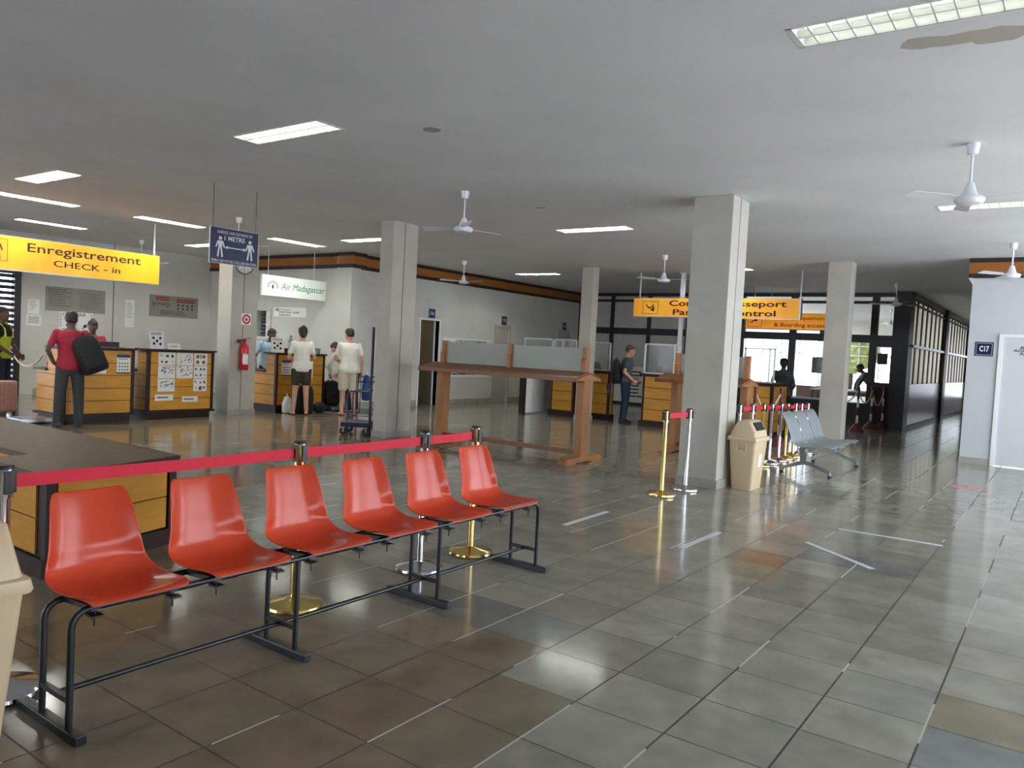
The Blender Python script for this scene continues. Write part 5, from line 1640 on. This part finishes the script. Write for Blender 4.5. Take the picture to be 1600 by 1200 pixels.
def person(label, loc, heading, height, skin, hair, top, bottom, shoe, pose=None, female=False, short_sleeve=True, shorts=False, bun=False,
           face=True, hair_len=0.0, sole='rubber', cap=False, top_len=0.86, smoothing=3, vx=0.0085, extra=None):
    P = dict(lean=0.0, head_turn=0.0, head_nod=0.0, seat=False)
    P.update(pose or {})
    s = height / 1.75
    t = thing('person', label, 'person', loc, heading)
    t.scale = (s, s, s)
    piv = V((0, 0, 0.95))
    la = R(P['lean'])
    U = lambda p: rot_about(V(p), piv, la)
    ax = V((math.sin(la), 0, math.cos(la)))
    wsc = 0.90 if female else 1.0
    hipw = 1.06 if female else 1.0
    J = dict(hL=V((0, 0.092, 0.92)), hR=V((0, -0.092, 0.92)), kL=V((0.02, 0.10, 0.50)), kR=V((0.02, -0.10, 0.50)), aL=V((-0.02, 0.105, 0.085)), aR=V((-0.02, -0.105, 0.085)),
             sL=U((0, 0.185 * wsc, 1.425)), sR=U((0, -0.185 * wsc, 1.425)), eL=U((-0.03, 0.235 * wsc, 1.13)), eR=U((-0.03, -0.235 * wsc, 1.13)),
             wL=U((0.05, 0.245 * wsc, 0.885)), wR=U((0.05, -0.245 * wsc, 0.885)), tL=V((1, 0.15, 0)), tR=V((1, -0.15, 0)))
    for k in list(P):
        if k in J:
            J[k] = V(P[k])
    def torso(m, e, zlo=0.80, zhi=1.52):
        prof = [(0.80, 0.075, 0.12), (0.86, 0.105, 0.158 * hipw), (0.93, 0.115, 0.172 * hipw), (1.00, 0.108, 0.162 * hipw), (1.08, 0.098, 0.145 * wsc), (1.17, 0.10, 0.148 * wsc), (1.27, 0.115, 0.165 * wsc),
                (1.36, 0.112, 0.180 * wsc), (1.42, 0.092, 0.165 * wsc), (1.465, 0.07, 0.10), (1.50, 0.056, 0.058), (1.53, 0.052, 0.054)]
        sec = []
        for z, rx, ry in prof:
            if z < zlo - 1e-6 or z > zhi + 1e-6:
                continue
            k = 0 if z < 0.95 else 1
            c = U((0, 0, z)) if k else V((0, 0, z))
            sec.append((c, rx + e, ry + e, ax if k else V((0, 0, 1))))
        ell_loft(m, sec)
    body = MB()
    torso(body, 0.0)
    nb, hc0 = U((-0.005, 0, 1.47)), U((0.025, 0, 1.635))
    nod = R(P['head_nod'])
    # head: built upright at the origin, then turned on the neck
    hm = Matrix.Translation(U((0.0, 0, 1.535))) @ Matrix.Rotation(R(P['head_turn']), 4, 'Z') @ Matrix.Rotation(la * 0.5 + nod, 4, 'Y')
    body.tube([nb, U((0.0, 0, 1.53)), hm @ V((0.01, 0, 0.06))], [0.062, 0.052, 0.052], 14)
    hd = MB()
    sec = [(-0.012, 0.055, 0.022, 0.026), (0.0, 0.045, 0.05, 0.042), (0.03, 0.03, 0.077, 0.058), (0.065, 0.022, 0.09, 0.068), (0.10, 0.016, 0.096, 0.074), (0.14, 0.010, 0.099, 0.077),
           (0.175, 0.006, 0.094, 0.073), (0.205, 0.002, 0.075, 0.058), (0.222, 0.0, 0.045, 0.034), (0.228, 0.0, 0.012, 0.01)]
    ell_loft(hd, [(V((cx, 0, z)), rx, ry, V((0, 0, 1))) for z, cx, rx, ry in sec])
    hd.tube([(0.105, 0, 0.118), (0.122, 0, 0.092), (0.130, 0, 0.072), (0.108, 0, 0.062)], [0.009, 0.012, 0.016, 0.012], 8)     # nose
    hd.tube([(0.096, -0.022, 0.036), (0.108, 0, 0.037), (0.096, 0.022, 0.036)], 0.009, 8)                                          # lips
    hd.ball((0.093, 0, 0.004), (0.02, 0.024, 0.018), 10)
    for q in (-1, 1):
        hd.ball((0.005, q * 0.077, 0.088), (0.018, 0.009, 0.032), 10)
        hd.ball((0.088, q * 0.034, 0.118), (0.016, 0.024, 0.008), 8)                                                               # brow
    hd.xform(hm)
    me_ = bpy.data.meshes.new('h'); hd.bm.to_mesh(me_); body.bm.from_mesh(me_); bpy.data.meshes.remove(me_); hd.bm.free()
    for q in 'LR':
        sg = 1 if q == 'L' else -1
        limb(body, [J['s' + q], J['e' + q], J['w' + q]], [0.05 * wsc, 0.038 * wsc, 0.026 * wsc])
        d = (J['w' + q] - J['e' + q])
        body.ball(J['e' + q].lerp(J['w' + q], 0.25), 0.041 * wsc, 10)
        pn = P.get('p' + q, (0.2, -sg, 0))
        hand(body, J['w' + q], P.get('d' + q, d), pn, P.get('c' + q, 0.35), flip=-sg if True else sg)
        limb(body, [J['h' + q], J['k' + q], J['a' + q]], [0.088 * hipw, 0.057, 0.038])
        cf = J['k' + q].lerp(J['a' + q], 0.28)
        body.ball(cf + V((-0.018, 0, 0)), (0.052, 0.05, 0.10), 12)
        a, td = J['a' + q], V(J['t' + q]).normalized()
        z0 = a.z - 0.085
        body.tube([a + V((0, 0, -0.03)) - td * 0.055, a + V((0, 0, -0.045)), a + V((0, 0, -0.055)) + td * 0.09, a + V((0, 0, -0.068)) + td * 0.17], [(0.03, 0.03), (0.038, 0.04), (0.042, 0.03), (0.03, 0.016)], 12)
    solid(body, 'body', skin, t, vx, 2)
    # clothes
    if top:
        sh = MB()
        torso(sh, 0.024, 0.86, 1.465)
        for q in 'LR':
            if short_sleeve:
                mid = J['s' + q].lerp(J['e' + q], 0.66)
                limb(sh, [J['s' + q], mid], [0.060 * wsc, 0.053 * wsc])
            else:
                limb(sh, [J['s' + q], J['e' + q], J['e' + q].lerp(J['w' + q], 0.86)], [0.07 * wsc, 0.055 * wsc, 0.042 * wsc])
            sh.ball(J['s' + q] + V((0, 0, -0.01)), 0.062 * wsc, 12)
        solid(sh, 'shirt', top, t, 0.012, 7)
    if bottom:
        pn_ = MB()
        torso(pn_, 0.012, 0.80, 1.01)
        for q in 'LR':
            if shorts:
                e = J['h' + q].lerp(J['k' + q], 0.62 if female else 0.86)
                limb(pn_, [J['h' + q], e], [0.105 * hipw, 0.098])
            else:
                limb(pn_, [J['h' + q], J['k' + q], J['a' + q] + V((0, 0, 0.0))], [0.104, 0.080, 0.066])
        solid(pn_, 'shorts' if shorts else 'trousers', bottom, t, 0.012, 3)
    for q in 'LR':
        a, td = J['a' + q], V(J['t' + q]).normalized()
        sdv = V((-td.y, td.x, 0))
        if shoe == 'sandal':
            MB().prism([tuple((a + td * x + sdv * y).to_2d()) for x, y in ((-0.09, -0.03), (0.05, -0.04), (0.15, -0.045), (0.19, -0.015), (0.19, 0.015), (0.15, 0.045), (0.05, 0.04), (-0.09, 0.03))], a.z - 0.085, a.z - 0.07).build('sandal', 'hair_dark', t)
        elif shoe:
            m = MB()
            m.tube([a + V((0, 0, -0.035)) - td * 0.07, a + V((0, 0, -0.04)), a + V((0, 0, -0.05)) + td * 0.10, a + V((0, 0, -0.062)) + td * 0.19], [(0.038, 0.04), (0.047, 0.046), (0.05, 0.036), (0.036, 0.022)], 12)
            m.obox(a + td * 0.055 + V((0, 0, -0.075)), td, sdv, (0, 0, 1), 0.27, 0.09, 0.02)
            m.tube([a + V((0, 0, -0.02)), a + V((0, 0, 0.03))], 0.047, 12)
            solid(m, 'shoe', shoe, t, 0.01, 2)
    # hair and face
    if hair:
        hr = MB()
        k = 0.010 if hair_len <= 0 else 0.016
        ell_loft(hr, [(V((cx, 0, z)), rx + k, ry + k, V((0, 0, 1))) for z, cx, rx, ry in ((0.045, -0.055, 0.022, 0.045), (0.07, -0.042, 0.048, 0.064), (0.11, -0.022, 0.074, 0.074), (0.145, -0.006, 0.092, 0.077), (0.175, 0.002, 0.096, 0.0745), (0.205, 0.0, 0.078, 0.06), (0.224, -0.002, 0.048, 0.036), (0.231, -0.002, 0.012, 0.01))])
        if hair_len > 0:
            hr.ball((-0.055, 0, 0.06), (0.055, 0.07, 0.07), 12)
        if bun:
            hr.ball((-0.075, 0, 0.205), (0.045, 0.048, 0.042), 12)
        hr.xform(hm)
        solid(hr, 'hair', hair, t, 0.009, 2)
    if face:
        for q in (-1, 1):
            MB().ball((0.090, q * 0.032, 0.104), (0.012, 0.014, 0.008), 8).xform(hm).build('eye', 'paper', t, True)
            MB().ball((0.099, q * 0.032, 0.104), (0.005, 0.006, 0.006), 8).xform(hm).build('iris', 'hair_black', t, True)
        MB().tube([(0.103, -0.02, 0.0365), (0.1145, 0, 0.037), (0.103, 0.02, 0.0365)], 0.003, 6).xform(hm).build('mouth', 'cone_red', t, True)
    t['hm'] = 0
    del t['hm']
    return t, hm, J

# 1 man in the red shirt at the check-in counter, seen from behind
t, hm, J = person('man in crimson T-shirt and grey trousers seen from behind at the check-in counter', (-10.12, 2.62, 0), R(158), 1.66, 'skin_dark', 'hair_black', 'cloth_red', 'cloth_grey', 'black',
    dict(eL=(-0.09, 0.30, 1.16), wL=(-0.02, 0.215, 0.96), dL=(0.5, -0.6, -0.3), pL=(0, -1, 0), eR=(-0.02, -0.28, 1.17), wR=(-0.06, -0.25, 1.30), dR=(-0.2, 0.3, 0.9), pR=(0, 1, 0), cR=0.8,
         aL=(-0.02, 0.15, 0.085), aR=(-0.02, -0.13, 0.085), kL=(0.0, 0.13, 0.5), kR=(0.02, -0.12, 0.5), head_nod=10, head_turn=-6), smoothing=3)
backpack((-9.86, 2.88, 0.80), (R(22), R(-6), R(-22)), 'black backpack slung on the right shoulder of the man in red', 0.56, 0.36, 0.22)
# 2 clerk behind the check-in counter
person('woman with dark hair in a bun and red top behind the check-in counter', (-11.55, 3.62, 0), R(-28), 1.56, 'skin_dark', 'hair_black', 'cloth_red', 'cloth_grey', 'black',
       dict(eL=(0.12, 0.24, 1.14), wL=(0.30, 0.14, 1.02), eR=(0.12, -0.24, 1.14), wR=(0.30, -0.14, 1.02), head_nod=12), female=True, bun=True)
# 3 man in the yellow vest
t, hm, J = person('man in yellow high-visibility vest over black shirt at the left edge', (-12.73, 2.73, 0), R(42), 1.70, 'skin_dark', 'hair_black', 'cloth_black', 'denim', 'black',
       dict(eR=(0.02, -0.25, 1.13), wR=(0.24, -0.2, 0.98), eL=(0.05, 0.24, 1.13), wL=(0.22, 0.16, 0.96)))
vs_ = MB()
ell_loft(vs_, [(V((0, 0, z)), rx + 0.026, ry + 0.022, V((0, 0, 1))) for z, rx, ry in ((0.88, 0.11, 0.166), (0.95, 0.115, 0.172), (1.03, 0.104, 0.155), (1.15, 0.10, 0.148), (1.27, 0.115, 0.165))])
for q in (-1, 1):
    vs_.tube([(0.10, q * 0.11, 1.24), (0.085, q * 0.115, 1.38), (0.0, q * 0.12, 1.475), (-0.085, q * 0.115, 1.39), (-0.10, q * 0.11, 1.24)], [(0.012, 0.05)] * 5, 8)
solid(vs_, 'safety_vest', 'hivis', t, 0.012, 2)
# 4 clerk behind the airline counter
person('clerk in light blue shirt behind the airline counter, leaning on its shelf', (-11.72, 7.22, 0), R(-20), 1.62, 'skin_dark', 'hair_black', 'cloth_blue', 'cloth_black', 'black',
       dict(lean=14, eL=(0.28, 0.25, 1.14), wL=(0.46, 0.12, 1.08), eR=(0.02, -0.3, 1.10), wR=(0.14, -0.30, 0.90), head_nod=8, head_turn=22))
# 5 woman in white at the airline counter
person('woman in white T-shirt and dark green shorts seen from behind at the airline counter', (-10.22, 6.86, 0), R(150), 1.66, 'skin_light', 'hair_dark', 'cloth_white', 'cloth_green', 'sandal',
       dict(eL=(0.0, 0.26, 1.14), wL=(0.20, 0.16, 1.10), eR=(0.0, -0.25, 1.14), wR=(0.20, -0.13, 1.08), aL=(-0.03, 0.14, 0.085), aR=(-0.02, -0.12, 0.085), kL=(0.0, 0.11, 0.5), kR=(0.0, -0.10, 0.5), head_nod=6),
       female=True, shorts=True, hair_len=0.02, bun=True, face=True)
# 6 man in white and beige
person('man in white T-shirt and beige shorts seen from behind, holding a blue bag', (-9.78, 7.64, 0), R(150), 1.68, 'skin_light', 'hair_dark', 'cloth_white', 'cloth_beige', 'sandal',
       dict(eL=(0.08, 0.25, 1.13), wL=(0.20, 0.10, 1.06), wR=(0.02, -0.27, 0.88), eR=(-0.04, -0.26, 1.14), head_nod=10, head_turn=20, aL=(-0.03, 0.12, 0.085), aR=(-0.02, -0.14, 0.085)), shorts=True, top_len=0.86)
t = thing('tote_bag', 'blue soft bag hanging from the hand of the man in white', 'bag', (-9.58, 7.93, 0.30), R(60))
m = MB()
ell_loft(m, [(V((0, 0, z)), rx, ry, V((0, 0, 1))) for z, rx, ry in ((0.0, 0.06, 0.10), (0.03, 0.08, 0.125), (0.2, 0.085, 0.13), (0.42, 0.06, 0.12), (0.50, 0.02, 0.11))], 16)
m.build('body', 'bag_blue', t, True)
MB().tube([(0, -0.06, 0.49), (0, -0.03, 0.555), (0, 0.03, 0.555), (0, 0.06, 0.49)], 0.008, 8).build('carry_handle', 'paper', t, True)
# 7 stooping traveller
person('dark-haired traveller in white sleeves stooping over the black rucksack', (-10.28, 8.22, 0), R(188), 1.62, 'skin_light', 'hair_dark', 'cloth_white', 'cloth_black', 'sandal',
       dict(lean=52, eR=(0.50, -0.20, 1.00), wR=(0.56, -0.12, 0.80), eL=(0.52, 0.18, 1.02), wL=(0.58, 0.08, 0.82), head_nod=12), short_sleeve=False, female=True)
backpack((-10.80, 8.10, 0.09), (0, R(0), R(-20)), 'black rucksack standing on the scale beside the airline counter', 0.52, 0.36, 0.24, name='rucksack')
backpack((-10.38, 7.10, 0.0), (0, R(0), R(-15)), 'dark rucksack on the floor between the legs of the woman in white', 0.56, 0.32, 0.2, name='rucksack')
t = tag(MB().ball((0, 0, 0.11), (0.09, 0.15, 0.11), 14).build('duffel_bag', 'bag_black', None, True), 'small dark bag lying right of the rucksack at the airline counter', 'bag')
t.location = (-10.32, 7.42, 0)
t = thing('shopping_bag', 'white carrier bag leaning on the airline counter left of the woman in white', 'bag', (-10.54, 6.80, 0), R(10))
MB().prism([(-0.09, 0), (0.09, 0), (0.11, 0.15), (0.07, 0.30), (-0.03, 0.33), (-0.10, 0.18)], -0.05, 0.05, (V((0, 0, 0)), V((0, 1, 0)), V((0, 0, 1)), V((1, 0, 0)))).build('body', 'paper', t, bevel=0.03)
MB().tube([(0, -0.02, 0.31), (0, 0.0, 0.38), (0, 0.04, 0.31)], 0.006, 6).build('carry_handle', 'paper', t, True)
# 8 man in grey with a backpack
t, hm, J = person('man in grey shirt and jeans standing in profile with a black backpack', (-6.12, 12.16, 0), R(33), 1.67, 'skin_light', 'hair_brown', 'cloth_slate', 'denim', 'black',
       dict(lean=3, eL=(-0.02, 0.24, 1.14), wL=(0.16, 0.16, 1.02), eR=(-0.06, -0.24, 1.15), wR=(0.16, -0.22, 0.95), dR=(0.8, 0.1, -0.4), head_nod=14))
backpack((-6.285, 12.055, 0.83), (0, R(4), R(33 + 180)), 'black backpack worn by the man in grey at the booth', 0.52, 0.32, 0.2, straps=False)
t = thing('jacket_bundle', 'blue fabric bundle dangling below the backpack of the man in grey', 'garment', (-6.42, 11.93, 0.66), R(33))
MB().tube([(0, -0.1, 0.06), (0.02, -0.04, 0.12), (0.0, 0.05, 0.12), (0.02, 0.12, 0.05)], [(0.03, 0.04)] * 4, 10).build('bundle', 'bag_blue', t, True)
MB().tube([(0.02, -0.03, 0.1), (0.02, -0.03, -0.08)], 0.016, 8).tube([(0.02, 0.03, 0.1), (0.02, 0.03, -0.06)], 0.016, 8).build('sleeve', 'bag_blue', t, True)
# 9 traveller far back
person('traveller in dark clothes seen from behind near the bright glazing', (-3.22, 13.55, 0), R(100), 1.55, 'skin_dark', 'hair_black', 'cloth_slate', 'cloth_black', 'black',
       dict(eL=(0.04, 0.26, 1.14), wL=(0.2, 0.18, 1.0), eR=(0.04, -0.26, 1.14), wR=(0.2, -0.18, 1.0), head_nod=8), female=True, bun=False, hair_len=0.02)
backpack((-3.17, 13.37, 0.86), (0, 0, R(-80)), 'grey daypack on the back of the far traveller', 0.34, 0.26, 0.12, 'cloth_grey')
# 10 officer leaning over a table in the rear hall
person('person in grey leaning over a white table behind the glazing', (-2.75, 20.4, 0), R(200), 1.66, 'skin_dark', 'hair_black', 'cloth_slate', 'cloth_black', 'black',
       dict(lean=38, eL=(0.45, 0.24, 1.05), wL=(0.50, 0.2, 0.86), eR=(0.45, -0.24, 1.05), wR=(0.50, -0.2, 0.86), head_nod=5), short_sleeve=False)

# ------------------------------------------------------------------ rear hall furniture
t = thing('folding_table', 'white topped table in the rear hall behind the glazing', 'table', (-3.4, 20.2, 0))
MB().box((-0.9, -0.35, 0.76), (0.75, 0.35, 0.80)).build('top', 'white', t)
for x in (-0.85, 0.7):
    for y in (-0.3, 0.3):
        MB().box((x - 0.02, y - 0.02, 0), (x + 0.02, y + 0.02, 0.76)).build('leg', 'black_metal', t)
B((-0.9, -0.3, 0.66), (0.75, -0.28, 0.76)).build('apron', 'card', t)
t = thing('display_panel', 'dark hanging screen in the rear hall seen left of the grey pillar', 'screen', (-4.6, 22.6, 1.2))
MB().box((-0.42, 0, 0.0), (0.42, 0.04, 0.5)).build('panel', 'screen', t)
MB().box((-0.02, 0.01, 0.5), (0.02, 0.03, 2.09)).build('post', 'frame_dark', t)
t = thing('notice_sheet', 'dark square notice on the narrow glazed door', 'notice', (-2.17, YB + 0.012, 1.55))
MB().box((-0.11, -0.004, 0), (0.12, 0.004, 0.27)).build('sheet', 'frame_dark', t)
t = thing('wooden_box', 'brown wooden crate low behind the glazing left of the grey pillar', 'box', (-4.4, 20.9, 0))
MB().box((-0.5, -0.25, 0.0), (0.5, 0.25, 0.8)).build('carcass', 'card', t)
MB().box((-0.52, -0.27, 0.8), (0.52, 0.27, 0.83)).build('top', 'card', t)

# ------------------------------------------------------------------ rolling shutter at far left, rope, floor marks
t = struct(MB().box((XL - 0.12, 4.10, 0), (XL + 0.03, 4.22, 2.55)).box((XL - 0.12, -2.4, 2.44), (XL + 0.04, 4.22, 2.60)).build('window_5', 'frame_dark'))  # extended out of view to add daylight at left
sl = MB()
for k in range(21):
    sl.box((XL - 0.08, -2.4, 0.06 + k * 0.115), (XL - 0.05, 4.12, 0.06 + k * 0.115 + 0.072))
sl.build('slat', 'frame_dark', t)
t = tag(MB().tube([V((-12.50, 2.80, 0.97)).lerp(V((-10.98, 2.62, 1.0)), k / 14) + V((0, 0, -0.20 * 4 * (k / 14) * (1 - k / 14))) for k in range(15)], 0.014, 8)
        .build('barrier_rope', 'rope', None, True), 'pale striped barrier tape stretched from the man in the vest to the counter', 'rope')
t = tag(MB().tube([V((-10.72, 7.85, 0.95)).lerp(V((-10.66, 8.44, 0.85)), k / 12) + V((0, 0, -0.22 * 4 * (k / 12) * (1 - k / 12))) for k in range(13)], 0.012, 8)
        .build('barrier_rope', 'rope', None, True), 'slack rope from the airline counter to the wall corner', 'rope')
def strip(a, b, w, label):
    a, b = V(a + (0,)), V(b + (0,))
    d = (b - a).normalized()
    o = MB().obox((a + b) / 2 + V((0, 0, 0.0012)), d, (-d.y, d.x, 0), (0, 0, 1), (b - a).length, w, 0.0016).build('floor_tape', 'tape_white')
    tag(o, label, 'floor tape')
strip((-1.78, 2.78), (-1.80, 3.57), 0.05, 'white floor tape strip nearest the red seats, left of the brass post')
strip((-0.75, 2.80), (-0.73, 3.58), 0.05, 'white floor tape strip beside the orange-brown floor tile')
strip((-0.08, 3.80), (0.52, 3.31), 0.05, 'white floor tape strip laid slantwise across the tiles')
strip((0.0, 4.57), (0.82, 4.59), 0.05, 'white floor tape strip beyond the slanting one')
o = disc(MB(), (V((0, 0, 0.0004)), V((1, 0, 0)), V((0, 1, 0)), V((0, 0, 1))), 0.62, 8.62, 0.2, seg=28).build('floor_sticker', 'red_sticker')
tag(o, 'faded round red sticker on the floor near the white wall', 'sticker')
# things glimpsed in the office behind the open door
t = thing('office_desk', 'dark desk inside the office behind the half open door', 'desk', (-12.6, 11.3, 0))
MB().box((-0.35, -0.9, 0.70), (0.35, 0.6, 0.74)).build('top', 'dark_wood', t)
MB().box((-0.33, -0.88, 0), (-0.28, 0.58, 0.7)).box((0.1, -0.88, 0.0), (0.33, -0.84, 0.7)).build('leg', 'dark_wood', t)
t = thing('computer_monitor', 'black monitor on the office desk behind the half open door', 'monitor', (-12.6, 11.2, 0.74))
MB().box((-0.02, -0.25, 0.1), (0.02, 0.25, 0.42), 0.005).build('display', 'black', t)
MB().box((-0.08, -0.1, 0), (0.08, 0.1, 0.015)).box((-0.02, -0.02, 0), (0.0, 0.02, 0.12)).build('stand', 'black', t)
t = thing('wall_lamp', 'warm lit lamp inside the office seen through the open door', 'lamp', (-13.75, 11.3, 1.75))
MB().ball((0, 0, 0), 0.06, 12).build('globe', mat('warm_globe', (255, 230, 180), 0.4, emit=((255, 226, 170), 14.0)), t, True)
MB().box((-0.11, -0.03, -0.03), (-0.05, 0.03, 0.03)).build('bracket', 'steel', t)
